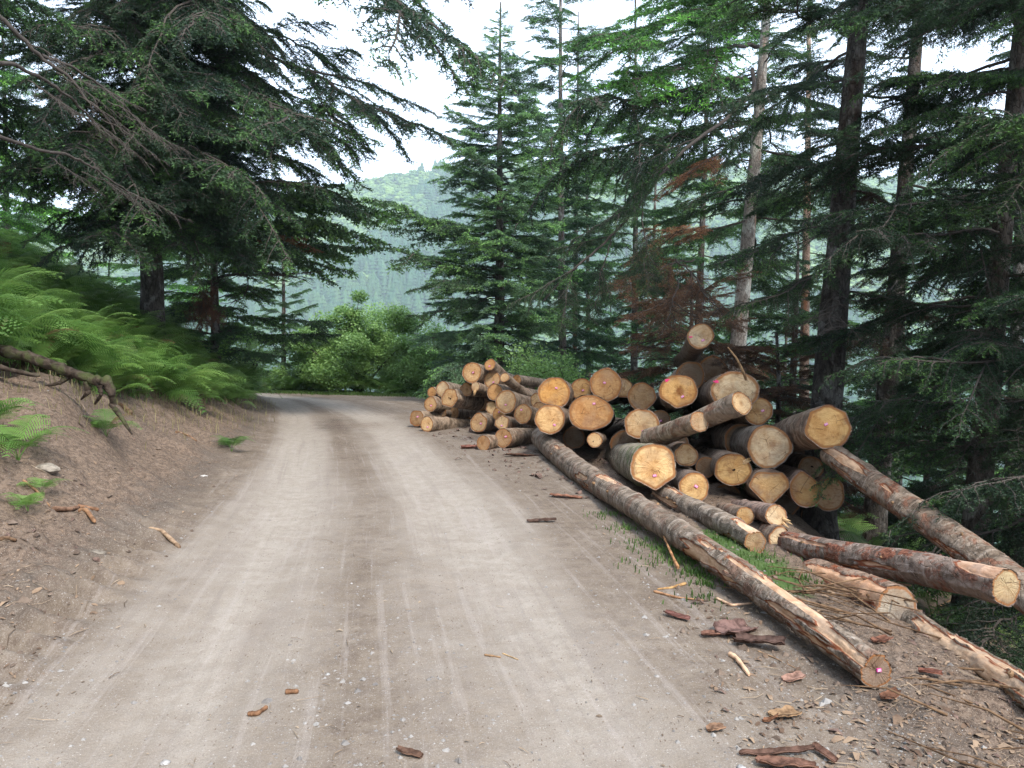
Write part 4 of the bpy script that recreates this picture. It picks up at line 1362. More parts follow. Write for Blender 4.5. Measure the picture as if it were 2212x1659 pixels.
def log(label, face, d, r, vp=None, tail=None, L=4.2, ry=None, tint=TAN, bark=(1, 1, 1), r1=None, flats=(), heart=(0, 0), stain=.3, grey=.12,
        tagat=None, paint=None, res=0, peel=0.0, red=.15, moss=0.0, group='logs in the main pile', seed=0, splinter=None, name='log', hole=None):
    """face: picture position of the sawn end; d: depth; r: radius in picture units at that depth; vp: where the axis vanishes, or tail=(x,y,depth)"""
    p0 = P(*face, d)
    if tail is not None:
        p1 = P(*tail)
        ax = p1 - p0; L = float(np.linalg.norm(ax)); ax = ax / L
    else:
        ax = ray(*vp); ax = ax / np.linalg.norm(ax)
    R0 = r * d / FPX
    RY = (ry or r) * d / FPX
    R1 = r1 if r1 is not None else R0 * .86
    # local frame: Z along the log into the pile, Y as upright as possible
    Z = Vector(ax)
    up = Vector((0, 0, 1))
    X = up.cross(Z).normalized()
    Y = Z.cross(X).normalized()
    Mx = Matrix((X, Y, Z)).transposed().to_4x4()
    root = empty(name, p0, label, 'log', group)
    root.rotation_mode = 'QUATERNION'
    root.rotation_quaternion = Mx.to_quaternion()
    nt = (44, 60, 88)[res]
    dz = (.11, .03, .018)[res]
    nz = max(24, int(L / dz))
    z = np.linspace(0, 1, nz) ** (1.25 if res == 0 else 1.0) * L
    th = np.arange(nt) * 2 * np.pi / nt
    sd = seed or (hash_name(label) % 9999)
    rsn = np.random.RandomState(sd)
    if heart == (0, 0): heart = (rsn.uniform(-.16, .16), rsn.uniform(-.16, .16))
    if stain == .3: stain = rsn.uniform(.1, .75)
    if grey == .12: grey = rsn.uniform(.05, .38)
    def outline(thv, zz):
        n1 = fbm(np.stack([np.cos(thv) * 1.2, np.sin(thv) * 1.2, zz * .15 + 0 * thv], 1), 2, sd) * .10
        n2 = fbm(np.stack([np.cos(thv) * 4, np.sin(thv) * 4, zz * .4 + 0 * thv], 1), 2, sd + 5) * .035
        flare = .06 * np.exp(-zz / .35)
        rad = (1 + flare) * (1 + n1 + n2)
        e = 1 / np.sqrt((np.cos(thv) * 1.0) ** 2 + (np.sin(thv) * R0 / RY) ** 2)
        rad = rad * (e * np.exp(-zz / 1.2) + (1 - np.exp(-zz / 1.2)))
        fade = np.exp(-(zz / .28) ** 2)
        for (phi, kk) in flats:
            c = np.cos(thv - phi)
            lim = np.where(c > .05, kk / np.maximum(c, .05), 9)
            rad = np.where(lim < rad, rad + (lim - rad) * fade, rad)
        return rad
    TH, ZZ = np.meshgrid(th, z)
    thv, zv = TH.ravel(), ZZ.ravel()
    taper = R0 + (R1 - R0) * zv / L
    rad = outline(thv, zv) * taper
    q = np.stack([np.cos(thv) * R0 * 6, np.sin(thv) * R0 * 6, zv * 3.0 + sd], 1)
    rough = fbm(q * 1.5, 3, sd + 11)
    ringy = fbm(np.stack([np.cos(thv) * 2.0, np.sin(thv) * 2.0, zv * 9], 1), 3, sd + 12)
    rad = rad + rough * .006 + ringy * .005
    if res:
        fl = fbm(np.stack([np.cos(thv) * R0 * 22, np.sin(thv) * R0 * 22, zv * 9], 1), 3, sd + 14)
        rad = rad + fl * .005
    # knots
    for _ in range(int(L * 2.2)):
        kz, ka = rsn.uniform(0, L), rsn.uniform(0, 6.28)
        dd = ((zv - kz) / .05) ** 2 + (np.angle(np.exp(1j * (thv - ka))) * R0 / .045) ** 2
        rad = rad + .016 * np.exp(-dd)
    pl = np.zeros_like(rad)
    if (not np.isscalar(peel)) or peel > 0:
        pn = fbm(np.stack([np.cos(thv) * 1.1, np.sin(thv) * 1.1, zv * 1.15 + sd], 1), 4, sd + 20)
        pf = peel if np.isscalar(peel) else np.interp(zv, np.linspace(0, L, len(peel)), peel)
        pl = np.clip((pn - (.55 - pf)) * 9 + .5, 0, 1)
        jag = fbm(np.stack([np.cos(thv) * 6, np.sin(thv) * 6, zv * 14], 1), 2, sd + 21) * .35
        pl = np.clip(pl + jag * (pl > .05) * (pl < .95), 0, 1)
        rad = rad - .012 * np.clip(pl * 2 - .3, 0, 1)
        rad = rad + .011 * np.exp(-((pl - .2) / .15) ** 2)
    zj = zv.copy()
    # bark stands slightly ragged at the sawn end
    zj[:nt] += .006 * rsn.randn(nt)
    bow = (.009 * L if res == 2 else .010 * L) * np.sin(np.pi * zv / L) * rsn.choice([-1, 1])
    bow2 = (.008 * L if res == 2 else .004 * L) * np.sin(2 * np.pi * zv / L)
    V = np.stack([rad * np.cos(thv) + bow, rad * np.sin(thv) + bow2 * .6, zj], 1)
    i, j = np.meshgrid(np.arange(nz - 1), np.arange(nt), indexing='ij')
    a = (i * nt + j).ravel(); b = (i * nt + (j + 1) % nt).ravel()
    F = np.stack([a, a + nt, b + nt, b], 1)
    g = Geo()
    redv = np.clip(red + .4 * fbm(q * .4, 2, sd + 31), 0, 1) if red > .05 else red
    mossv = np.clip(moss * np.exp(-zv / 1.0), 0, 1)
    g.add(V, F, 0, peel=pl, red=redv, moss=mossv)
    stubs = []
    if res == 2:
        for m in range(max(2, int(L * 1.1))):
            zc = rsn.uniform(.1, .92) * L; ta = rsn.uniform(.1, 3.04)
            rc = (R0 + (R1 - R0) * zc / L)
            bw = (.009 * L) * math.sin(math.pi * zc / L)
            dv = np.array([math.cos(ta), math.sin(ta), rsn.uniform(-.5, .2)]); dv /= np.linalg.norm(dv)
            k0 = int(np.argmin(np.abs(z - zc))) * nt
            cen = V[k0:k0 + nt].mean(0)
            stubs.append((cen + dv * rc * .8, cen + dv * (rc * 1.0 + rsn.uniform(.008, .03)), rsn.uniform(.007, .014)))
    # bark thickness ring at the front
    rf = rad[:nt]
    inner = rf * .955
    W = np.concatenate([V[:nt], np.stack([inner * np.cos(th), inner * np.sin(th), np.full(nt, .004)], 1)])
    k = np.arange(nt); k2 = (k + 1) % nt
    g.add(W, np.stack([k, k2, k2 + nt, k + nt], 1), 0, peel=0.0, red=.6, moss=0.0)
    # far end
    e0 = rad[-nt:]
    W = np.concatenate([np.stack([e0 * np.cos(th), e0 * np.sin(th), np.full(nt, L)], 1), [[0, 0, L]]])
    g.add(W, np.stack([k, k2, np.full(nt, nt)], 1), 0, peel=1.0, red=0.0, moss=0.0)
    ob = g.build('bark', [M_BARK], root, smooth=True)
    ob.color = (*bark, 1)
    for (sa, sb, sr_) in stubs:
        gs = Geo()
        gs.tube(np.array([sa, sb, sb + (sb - sa) * .02]), np.array([sr_ * 1.3, sr_, sr_ * .3]), 8, 0)
        so_ = gs.build('branch_stub', [M_STICK], root, smooth=True)
        so_.color = (.8, .65, .5, 1)
    # sawn face
    fr = np.array([0, .25, .5, .75, .92, 1.0])
    rings = []
    fh, fe = [], []
    hx, hy = heart[0] * R0, heart[1] * RY
    for f in fr[1:]:
        x = inner * f * np.cos(th); y = inner * f * np.sin(th)
        zz = .002 * rsn.randn(nt) * (f < .95) + (0.003 * math.cos(5 * f))
        rings.append(np.stack([x, y, np.full(nt, 0.003) + zz * .5], 1))
        fh.append(np.hypot(x - hx, y - hy) / R0); fe.append(np.full(nt, f))
    W = np.concatenate([[[0, 0, .003]]] + rings)
    Fh = np.concatenate([[math.hypot(hx, hy) / R0]] + fh); Fe = np.concatenate([[0]] + fe)
    g = Geo()
    F = [np.stack([np.zeros(nt, int), 1 + k2, 1 + k], 1)]
    g.add(W, F[0], 0, heart=Fh, edge=Fe)
    for m in range(len(fr) - 2):
        o0, o1 = 1 + m * nt, 1 + (m + 1) * nt
        g.F.append(np.stack([o0 + k, o0 + k2, o1 + k2, o1 + k], 1)); g.M.append(np.zeros(nt, int))
    fo = g.build('cut_face', [M_CUT], root, smooth=False)
    vary = rsn.uniform(.90, 1.10)
    fo.color = (tint[0] * vary, tint[1] * vary, tint[2] * vary, 1)
    fo['stain'] = float(stain); fo['grey'] = float(grey)
    def place_flat(nm, cx, cy, w, h, mats, zt, rot, stripes=0):
        g = Geo()
        c, s = math.cos(rot), math.sin(rot)
        def q4(x0, x1, y0, y1, zf, zb, m):
            P8 = []
            for zz in (zf, zb):
                for (x, y) in ((x0, y0), (x1, y0), (x1, y1), (x0, y1)):
                    P8.append((cx + x * c - y * s, cy + x * s + y * c, zz))
            g.add(P8, [(3, 2, 1, 0), (4, 5, 6, 7), (0, 1, 5, 4), (1, 2, 6, 5), (2, 3, 7, 6), (3, 0, 4, 7)], m)
        q4(-w / 2, w / 2, -h / 2, h / 2, zt, .002, 0)
        if stripes:
            for sx in (-.28, .02, .28):
                q4(sx * w - w * .07, sx * w + w * .07, -h * .3, h * .3, zt - .0015, zt - .0002, 1)
            q4(-w * .3, w * .3, h * .36, h * .44, zt - .0015, zt - .0002, 1)
        return g.build(nm, mats, root)
    # +X local points to the viewer's left when Z goes away: X = up x Z
    if tagat is not None:
        place_flat('number_tag', -tagat[0] * R0, tagat[1] * RY, .036 if d > 5 else .022, .024 if d > 5 else .015, [M_TAG, M_TAGW], -.006, rsn.uniform(-.6, .6), 1)
    if paint is not None:
        g = Geo()
        pa = np.linspace(0, 2 * np.pi, 14)[:-1]
        cx, cy = -paint[0] * R0, paint[1] * RY
        rr = R0 * .075 * (1 + .45 * rsn.randn(13) * .6)
        Wp = np.concatenate([np.stack([cx + 1.7 * rr * np.cos(pa), cy + rr * np.sin(pa), np.full(13, -.002)], 1), [[cx, cy, -.003]]])
        kk = np.arange(13)
        g.add(Wp, np.stack([(kk + 1) % 13, kk, np.full(13, 13)], 1), 0)
        g.build('paint_mark', [M_PAINT], root)
    if splinter is not None:
        g = Geo()
        sx, sy, sl = -splinter[0] * R0, splinter[1] * RY, splinter[2]
        dirv = np.array([sx, sy, -.02]); dirv /= np.linalg.norm(dirv[:2])
        for m in range(5):
            o = rsn.randn(3) * .012
            b0 = np.array([sx, sy, .01]) + o - dirv * .03
            e = b0 + dirv * sl * rsn.uniform(.5, 1.0) + rsn.randn(3) * .01
            g.tube(np.array([b0, (b0 + e) / 2, e]), np.array([.014, .009, .001]), 5, 0, heart=.7, edge=.5)
        so = g.build('splinter', [M_CUT], root)
        so.color = (*PALE, 1); so['stain'] = 0.0; so['grey'] = 0.0
    if hole is not None:
        g = Geo()
        for (hx_, hy_, hr) in hole:
            pa = np.linspace(0, 2 * np.pi, 12)[:-1]
            rr = hr * R0 * (1 + .3 * rsn.randn(11))
            Wp = np.concatenate([np.stack([-hx_ * R0 + rr * np.cos(pa), hy_ * RY + rr * .7 * np.sin(pa), np.full(11, -.0015)], 1), [[-hx_ * R0, hy_ * RY, -.0015]]])
            kk = np.arange(11)
            g.add(Wp, np.stack([(kk + 1) % 11, kk, np.full(11, 11)], 1), 0)
        g.build('rot_hole', [M_HOLE], root)
    return root

def hash_name(s):
    h = 7
    for ch in s: h = (h * 131 + ord(ch)) % 1000003
    return h
M_HOLE = mat_simple("rotten_wood", (.012, .008, .005), (.035, .02, .012), 40, .95)

S1 = 'logs in the small pile by the bend'
VA = (2000, 960)
LOGS1 = [
    ("reddish log end peeping out behind the palest round end of the small pile", (933, 847), 15.9, 11, dict(tint=ORANGE, vp=VA, red=.6)),
    ("palest cream round end in the small pile, at its outer edge", (956, 841), 15.3, 16.5, dict(tint=CREAM, vp=(2000, 1050), stain=0)),
    ("six sided log end with a small rot hole in its middle", (971.5, 859), 14.8, 21.5, dict(tint=TAN, vp=(2000, 1010), flats=((.5, .9), (1.6, .92), (2.7, .9), (3.8, .88), (4.9, .9)), hole=((.08, -.1, .1), (-.1, -.02, .07)))),
    ("log end stacked on the two lowest outer logs of the small pile", (930, 873), 15.2, 15.5, dict(tint=TAN, vp=VA, tagat=(.1, -.2))),
    ("outermost log of the small pile, lying on the soil nearest the road bend", (900.5, 903.5), 15.0, 17, dict(tint=BROWN, vp=VA, tagat=(.1, .2), ry=17)),
    ("cracked light log end on the soil beside the outermost log", (922, 916), 14.3, 16, dict(tint=PALE, vp=VA, tagat=(.15, -.4))),
    ("dark shaded log end behind the cracked light log end", (954, 893), 15.5, 12, dict(tint=BROWN, vp=VA, L=3)),
    ("largest top log end of the small pile with a dark star at its heart", (1020, 804.6), 14.6, 21, dict(tint=TAN, vp=(1700, 980), stain=.9, tagat=(.1, .0))),
    ("uppermost slim log of the small pile sloping down to the right", (1058, 787.6), 14.6, 13, dict(tint=ORANGE, vp=(2000, 1590), L=3.0, tagat=(0, -.3))),
    ("log end just below the uppermost slim log", (1063, 820), 14.7, 18.5, dict(tint=TAN, vp=(1800, 1150), tagat=(.2, -.3))),
    ("small pale end of the slim log lying along the sloping top", (1089.5, 815), 14.0, 10, dict(tint=PALE, vp=(2000, 1515), L=2.8, stain=0)),
    ("half hidden brown end left of the small splintered end", (1007, 841), 14.9, 14, dict(tint=BROWN, vp=VA)),
    ("small pale splintered end under the largest top log end", (1027, 835), 14.4, 10, dict(tint=PALE, vp=(1900, 1150), splinter=(.1, -1, .12))),
    ("orange tan end in the middle of the small pile, partly covered", (1069, 846.5), 14.2, 18, dict(tint=ORANGE, vp=VA, stain=.1)),
    ("large round end with a ringed knot in the middle of the small pile", (1093, 867), 13.5, 24.5, dict(tint=PALE, vp=(2000, 1130), stain=.4, tagat=(0, -.3), L=3.4)),
    ("narrow half hidden end below the orange tan end", (1061.6, 881), 14.3, 13.5, dict(tint=PALE, vp=VA)),
    ("orange end squeezed under the large ringed end", (1078, 895), 14.0, 15.5, dict(tint=ORANGE, vp=VA, tagat=(.0, .3))),
    ("tan end with a loose white straw across it, low in the small pile", (1129, 893.4), 12.9, 20, dict(tint=TAN, vp=(2000, 1130), tagat=(-.2, .4), red=.4)),
    ("log on the soil in the dark gap of the small pile, face cracked across", (1035, 912.5), 14.0, 21.5, dict(tint=TAN, vp=VA, flats=((2.2, .88), (3.4, .9), (.6, .92)), tagat=(.2, -.1))),
    ("short log with hexagonal end resting above the two lowest front logs", (1084.5, 912.5), 13.0, 17, dict(tint=PALE, vp=(2000, 1150), flats=((.9, .88), (2.0, .9), (3.2, .88), (5.2, .9)), tagat=(.0, -.4), red=.6, L=2.2)),
    ("lowest small log of the small pile, grey brown end on bark litter", (1044, 957), 11.9, 16, dict(tint=BROWN, vp=(1900, 880), red=.3, L=3)),
    ("grey brown log end touching the upper end of the long log", (1087, 946.7), 12.1, 19.5, dict(tint=BROWN, vp=(1900, 900), grey=.3, L=3, tagat=(.3, .2))),
    ("orange end showing behind the sloping slim logs", (1116, 821), 15.4, 11, dict(tint=ORANGE, vp=VA)),
    ("pale end wedged behind the small pile against the main pile", (1159.5, 864), 13.9, 15, dict(tint=PALE, vp=VA, stain=0)),
    ("hidden tan end deep in the gap between both piles", (1165, 884), 13.4, 15, dict(tint=TAN, vp=VA)),
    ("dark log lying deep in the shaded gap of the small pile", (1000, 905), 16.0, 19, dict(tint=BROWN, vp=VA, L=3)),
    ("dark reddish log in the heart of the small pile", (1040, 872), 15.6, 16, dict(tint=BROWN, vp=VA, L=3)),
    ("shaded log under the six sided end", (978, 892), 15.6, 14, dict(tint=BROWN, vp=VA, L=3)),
]
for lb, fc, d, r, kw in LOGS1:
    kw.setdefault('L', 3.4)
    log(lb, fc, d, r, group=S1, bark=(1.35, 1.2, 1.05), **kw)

VM = (1360, 925)
HX8 = tuple((a, .93) for a in (.3, 1.15, 2.0, 2.8, 3.6, 4.5, 5.4))
LOGS2 = [
    ("wide orange brown end at the corner of the main pile nearest the small pile", (1197.5, 848), 11.6, 34.5, dict(ry=33, tint=(.50, .275, .09), flats=((5.0, .86), (1.57, .96)), tagat=(.12, .3), stain=.1)),
    ("medium tan end in the back row between two large orange ends", (1256, 841), 12.2, 22.5, dict(tint=(.50, .30, .12), tagat=(.15, -.1), stain=.5)),
    ("tall orange end, highest of the back row, with a tag in its middle", (1309, 830), 11.3, 32, dict(ry=33.5, tint=ORANGE, stain=.15, tagat=(-.1, .1))),
    ("pale end hidden behind the tall orange end", (1346, 839), 12.2, 20, dict(tint=PALE, tagat=(-.6, .1))),
    ("dull brown ringed end behind the pale ringed log", (1386, 856), 11.2, 29, dict(tint=(.38, .24, .12), stain=.2, grey=.3)),
    ("round ringed end sitting above the start of the long log", (1187, 905), 10.9, 31.5, dict(tint=(.58, .37, .17), tagat=(.35, -.4), stain=.2)),
    ("widest oval orange end, flat at its base", (1276, 892), 10.4, 46, dict(ry=37, tint=ORANGE, flats=((4.71, .86), (5.2, .92)), tagat=(.15, .55), stain=.1, bark=(.7, .65, .6))),
    ("smallest bright end poking out low under the oval orange end", (1284, 950.5), 9.9, 16, dict(tint=PALE, stain=0, hole=((-.2, -.2, .09),), red=.1, L=2.2)),
    ("pale ringed end with a tag low on it, in front of the dull brown end", (1386, 915), 9.6, 35, dict(ry=32, tint=PALE, stain=.15, tagat=(.1, -.5))),
    ("shaded brown end behind the pale ringed end", (1427, 907), 10.6, 21, dict(tint=BROWN, tagat=(.0, -.1))),
    ("large end with pink paint on its rim, flat cut base and dark heart", (1466, 844), 9.6, 41, dict(ry=36, tint=(.58, .345, .13), stain=1.0, heart=(-.05, 0), tagat=(.2, -.35), paint=(-.62, .62), flats=((4.3, .88), (5.3, .86)))),
    ("topmost log of all, raised high with a pink paint streak", (1513, 725.7), 9.6, 27, dict(tint=CREAM, stain=.6, tagat=(.2, -.35), paint=(-.75, -.1), L=3.6, bark=(.8, .72, .68))),
    ("huge pale end with a hollow looking dark ring, pink paint at the rim", (1586.6, 846), 9.2, 48, dict(ry=42, tint=CREAM, stain=1.0, heart=(.1, -.35), paint=(-.8, .5), L=4)),
    ("slim log end lying across the huge pale end", (1602, 870), 7.9, 25, dict(tail=(1405, 955, 9.3), tint=PALE, stain=.3, red=.35, res=1, r1=.10, bark=(1.3, 1.2, 1.1))),
    ("weathered grey slim log end beside the one lying across", (1510.5, 911), 8.2, 22, dict(tail=(1400, 945, 9.2), tint=(.46, .33, .20), stain=.2, grey=.5, red=.35, res=1, r1=.10, bark=(1.6, 1.45, 1.3))),
    ("half hidden end with a dark stain on the right of the huge pale end", (1637, 887), 9.3, 29, dict(tint=(.50, .32, .15), grey=.3, stain=.6, tagat=(.35, .0))),
    ("large cream end with a pinkish square heart stain", (1663, 963), 8.4, 43, dict(ry=46, tint=CREAM, stain=.8, heart=(-.12, .05), splinter=None, bark=(.8, .8, .8))),
    ("many sided bright end with a round dark knot, at the outer corner of the pile", (1789.7, 922.5), 7.8, 50, dict(ry=48, tint=(.64, .41, .17), flats=HX8, tagat=(-.1, .12), stain=.25, heart=(.25, -.15), hole=None, vp=(1330, 1040), L=3.0)),
    ("huge cream end nearest the road, mossy bark, tag in its lower half", (1411.5, 1009), 8.0, 49, dict(ry=52, tint=(.68, .46, .22), vp=(1180, 930), tagat=(.05, -.35), flats=((4.1, .9), (5.2, .88)), heart=(.0, -.25), stain=.45, moss=.9, res=1, bark=(1.5, 1.5, 1.4))),
    ("small bright end beside the huge cream end", (1482.6, 982), 8.6, 24.5, dict(tint=PALE, stain=0, flats=((2.3, .9), (.8, .92)))),
    ("dark shaded end deep between the cracked end and the small bright end", (1525.7, 1009), 9.4, 21, dict(tint=(.2, .14, .09))),  # shade between the logs put into the dark face tint
    ("rounded end with a torn cracked heart and splinters at its rim", (1584, 1015), 8.5, 37, dict(ry=34, tint=(.60, .38, .15), stain=.7, hole=((.05, .0, .08),), splinter=(.75, .55, .13))),
    ("ringed end with a tag, tucked behind the huge cream end", (1499, 1052), 8.0, 31.5, dict(tint=(.60, .39, .17), tagat=(.15, .05), stain=.4, bark=(1.2, 1.1, 1.1))),
    ("kite shaped end pointed at its base, greyed along its top", (1661.5, 1052), 8.2, 40, dict(ry=42, tint=(.60, .38, .17), grey=.45, flats=((3.9, .78), (5.5, .78), (1.57, .82)), stain=.1)),
    ("egg shaped orange rimmed end leaning beside the kite shaped end", (1741.5, 1057), 8.2, 33, dict(ry=38, tint=(.42, .25, .10), stain=.25, flats=((2.2, .85),), vp=(1330, 900), bark=(1.5, 1.2, 1.1))),
    ("shadowed end with a black hole and a crack above it", (1751.6, 1011), 9.0, 25, dict(tint=(.32, .23, .15), hole=((.1, .1, .14),), grey=.3)),
    ("outermost low end of the main pile, greyish tan with orange rim", (1792, 1067), 8.6, 31, dict(ry=37, tint=(.46, .31, .18), grey=.3, stain=.1)),
    ("dark mottled end low under the kite shaped end", (1610.4, 1114.8), 7.2, 18.5, dict(tint=(.40, .27, .13), vp=(1180, 1000), L=2.0, red=.6)),
    ("small end with a long wooden splinter pointing out", (1677.7, 1113.5), 6.9, 22.5, dict(tint=CREAM, vp=(1180, 1000), splinter=(.9, -.45, .09), stain=.1, L=2.0, bark=(1.5, 1.3, 1.3))),
    ("cream end resting on the grass next to the long straight log end", (1685.3, 1164), 6.6, 23.5, dict(ry=25, tint=CREAM, vp=(1280, 1020), stain=0, red=.5, L=2.2)),
    ("shaded log inside the pile behind the cream end with square stain", (1600, 950), 9.8, 34, dict(tint=(.2, .14, .09))),  # inner logs from here on carry the pile's shade in a darkened face tint
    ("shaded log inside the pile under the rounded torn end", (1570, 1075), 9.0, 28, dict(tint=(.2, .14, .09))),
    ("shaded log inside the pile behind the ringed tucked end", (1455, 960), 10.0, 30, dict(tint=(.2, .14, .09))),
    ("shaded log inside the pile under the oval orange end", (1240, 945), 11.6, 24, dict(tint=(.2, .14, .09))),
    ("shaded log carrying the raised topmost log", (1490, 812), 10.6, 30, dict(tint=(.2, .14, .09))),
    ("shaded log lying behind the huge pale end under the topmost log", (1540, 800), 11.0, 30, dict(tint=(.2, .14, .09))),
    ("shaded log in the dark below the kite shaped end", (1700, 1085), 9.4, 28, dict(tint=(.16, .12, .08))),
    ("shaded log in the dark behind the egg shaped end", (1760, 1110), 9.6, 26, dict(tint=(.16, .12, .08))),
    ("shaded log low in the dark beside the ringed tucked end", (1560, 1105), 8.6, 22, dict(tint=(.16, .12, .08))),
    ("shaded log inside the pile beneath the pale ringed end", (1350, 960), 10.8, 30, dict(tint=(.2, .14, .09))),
]
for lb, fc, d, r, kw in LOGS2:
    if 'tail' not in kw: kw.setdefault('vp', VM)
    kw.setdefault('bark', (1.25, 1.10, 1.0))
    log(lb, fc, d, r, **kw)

S3 = 'long logs lying in front of the piles'
log("longest log lying along the verge from the small pile towards the viewer", (1893, 1451), 3.70, 34.5, tail=(1168, 944, 12.1), r1=.155, res=2, tint=(.27, .19, .135), grey=.6, stain=.4,
    tagat=(.15, .1), peel=(.36, .30, .42, .18, .12, .34, .05, .30, .10, .0), red=.35, group=S3, bark=(1.15, 1.08, 1.02), seed=5)
log("straight bare log lying just behind the longest log, ending in a brown face", (1633, 1170.6), 6.25, 25, tail=(1425, 1062, 8.3), r1=.10, res=2, tint=(.33, .23, .13), grey=.5, peel=(.55, .35, .30, .2), red=.2, group=S3, bark=(1.25, 1.2, 1.15), seed=9)
log("red barked log lying almost level, its pale round end at the right edge", (2176, 1266), 4.6, 38, tail=(1700, 1172, 6.5), r1=.095, res=2, tint=(.44, .34, .20), grey=.25, stain=.1, peel=(.40, .25, .22, .15), red=.95, group=S3, bark=(1.1, 1.0, 1.0), seed=12)
log("reddish peeled log sloping down from under the many sided end", (2285, 1335), 5.3, 42, tail=(1795, 978, 7.9), r1=.115, res=2, tint=TAN, peel=(.30, .25, .18, .28, .2), red=.7, group=S3, bark=(1.1, 1.0, .92), seed=14)
log("broken stump piece with torn orange bark and a dull pale face", (1937, 1318), 4.9, 45, ry=50, tail=(1762, 1250, 6.0), r1=.14, res=2, tint=(.36, .31, .245), grey=.6, stain=.15, peel=(.30, .18, .28, .15), red=.9, group=S3, bark=(1.2, 1.0, .9), seed=17, flats=((5.0, .85),))
log("log running out of the picture below the broken stump piece", (2275, 1535), 3.45, 36, tail=(1965, 1338, 4.95), r1=.075, res=2, tint=TAN, peel=(.55, .6, .35, .4), red=.5, moss=.2, group=S3, bark=(1.1, 1.05, 1.0), seed=19)

# ================================================================ litter, gravel, twigs
def flakes(name, pts, size, rs, mat, label, aspect=(.25, .6), lift=.004, curl=.25):
    n = len(pts)
    x, y = pts[:, 0], pts[:, 1]
    z = height(x, y)
    e = .03
    nx = -(height(x + e, y) - height(x - e, y)) / (2 * e); ny = -(height(x, y + e) - height(x, y - e)) / (2 * e)
    N = np.stack([np.clip(nx, -.8, .8), np.clip(ny, -.8, .8), np.ones(n)], 1) + rs.randn(n, 3) * .18
    N /= np.linalg.norm(N, axis=1)[:, None]
    a = rs.rand(n) * 6.28
    d = np.stack([np.cos(a), np.sin(a), np.zeros(n)], 1)
    d -= N * (d * N).sum(1)[:, None]; d /= np.linalg.norm(d, axis=1)[:, None]
    s = np.cross(N, d)
    L = size * rs.lognormal(0, .45, n)[:, None]
    W = L * rs.uniform(aspect[0], aspect[1], n)[:, None]
    c = np.stack([x, y, z + lift], 1)
    cu = N * (L * curl * rs.uniform(0, 1, n)[:, None])
    p = [c - d * L * .5 - s * W * .3, c - s * W * .5 + cu, c + d * L * .5 - s * W * .15, c + d * L * .45 + s * W * .3, c + s * W * .5 + cu, c - d * L * .42 + s * W * .3]
    V = np.stack(p, 1).reshape(-1, 3)
    i = np.arange(n) * 6
    g = Geo()
    g.add(V, np.concatenate([np.stack([i, i + 1, i + 4, i + 5], 1), np.stack([i + 1, i + 2, i + 3, i + 4], 1)]), 0)
    tag(g.build(name, [mat]), label, kind='stuff')

def pebbles(name, pts, size, rs, mat, label):
    n = len(pts)
    x, y = pts[:, 0], pts[:, 1]
    z = height(x, y)
    s = size * rs.lognormal(0, .5, n)
    base = np.array([(1, 0, 0), (0, 1, 0), (-1, 0, 0), (0, -1, 0), (0, 0, .75), (.7, .7, .3), (-.7, .7, .25)])
    V = base[None] * s[:, None, None] * rs.uniform(.6, 1.2, (n, 7, 1))
    a = rs.rand(n) * 6.28
    c, s_ = np.cos(a)[:, None], np.sin(a)[:, None]
    Vx = V[:, :, 0] * c - V[:, :, 1] * s_; Vy = V[:, :, 0] * s_ + V[:, :, 1] * c
    V = np.stack([Vx + x[:, None], Vy + y[:, None], V[:, :, 2] + z[:, None] - .002], 2).reshape(-1, 3)
    i = np.arange(n) * 7
    F = np.concatenate([np.stack([i + a_, i + b_, i + c_], 1) for a_, b_, c_ in ((0, 5, 4), (5, 1, 4), (1, 6, 4), (6, 2, 4), (2, 3, 4), (3, 0, 4))])
    g = Geo(); g.add(V, F, 0)
    tag(g.build(name, [mat]), label, kind='stuff')

def sticks(name, pts, L, r, rs, mat, label, lift=.006):
    n = len(pts)
    x, y = pts[:, 0], pts[:, 1]
    a = rs.rand(n) * 6.28
    L = L * rs.lognormal(0, .5, n); r = r * rs.uniform(.6, 1.5, n)
    ex, ey = np.cos(a) * L * .5, np.sin(a) * L * .5
    m = rs.randn(n, 2) * (L * .08)[:, None]
    A = np.stack([x - ex, y - ey, height(x - ex, y - ey) + lift], 1)
    B = np.stack([x + m[:, 0], y + m[:, 1], height(x, y) + lift * 1.5 + .02 * L], 1)
    C = np.stack([x + ex, y + ey, height(x + ex, y + ey) + lift], 1)
    side = np.stack([-np.sin(a), np.cos(a), 0 * a], 1) * r[:, None]
    up = np.array([0, 0, 1.0]) * r[:, None] * 1.3
    V = np.stack([A + side, A - side, A + up, B + side, B - side, B + up, C + side * .5, C - side * .5, C + up * .5], 1).reshape(-1, 3)
    i = np.arange(n) * 9
    F = []
    for o in (0, 3):
        for p, q in ((0, 2), (2, 1)):
            F.append(np.stack([i + o + p, i + o + q, i + o + 3 + q, i + o + 3 + p], 1))
    g = Geo(); g.add(V, np.concatenate(F), 0)
    tag(g.build(name, [mat]), label, kind='stuff')

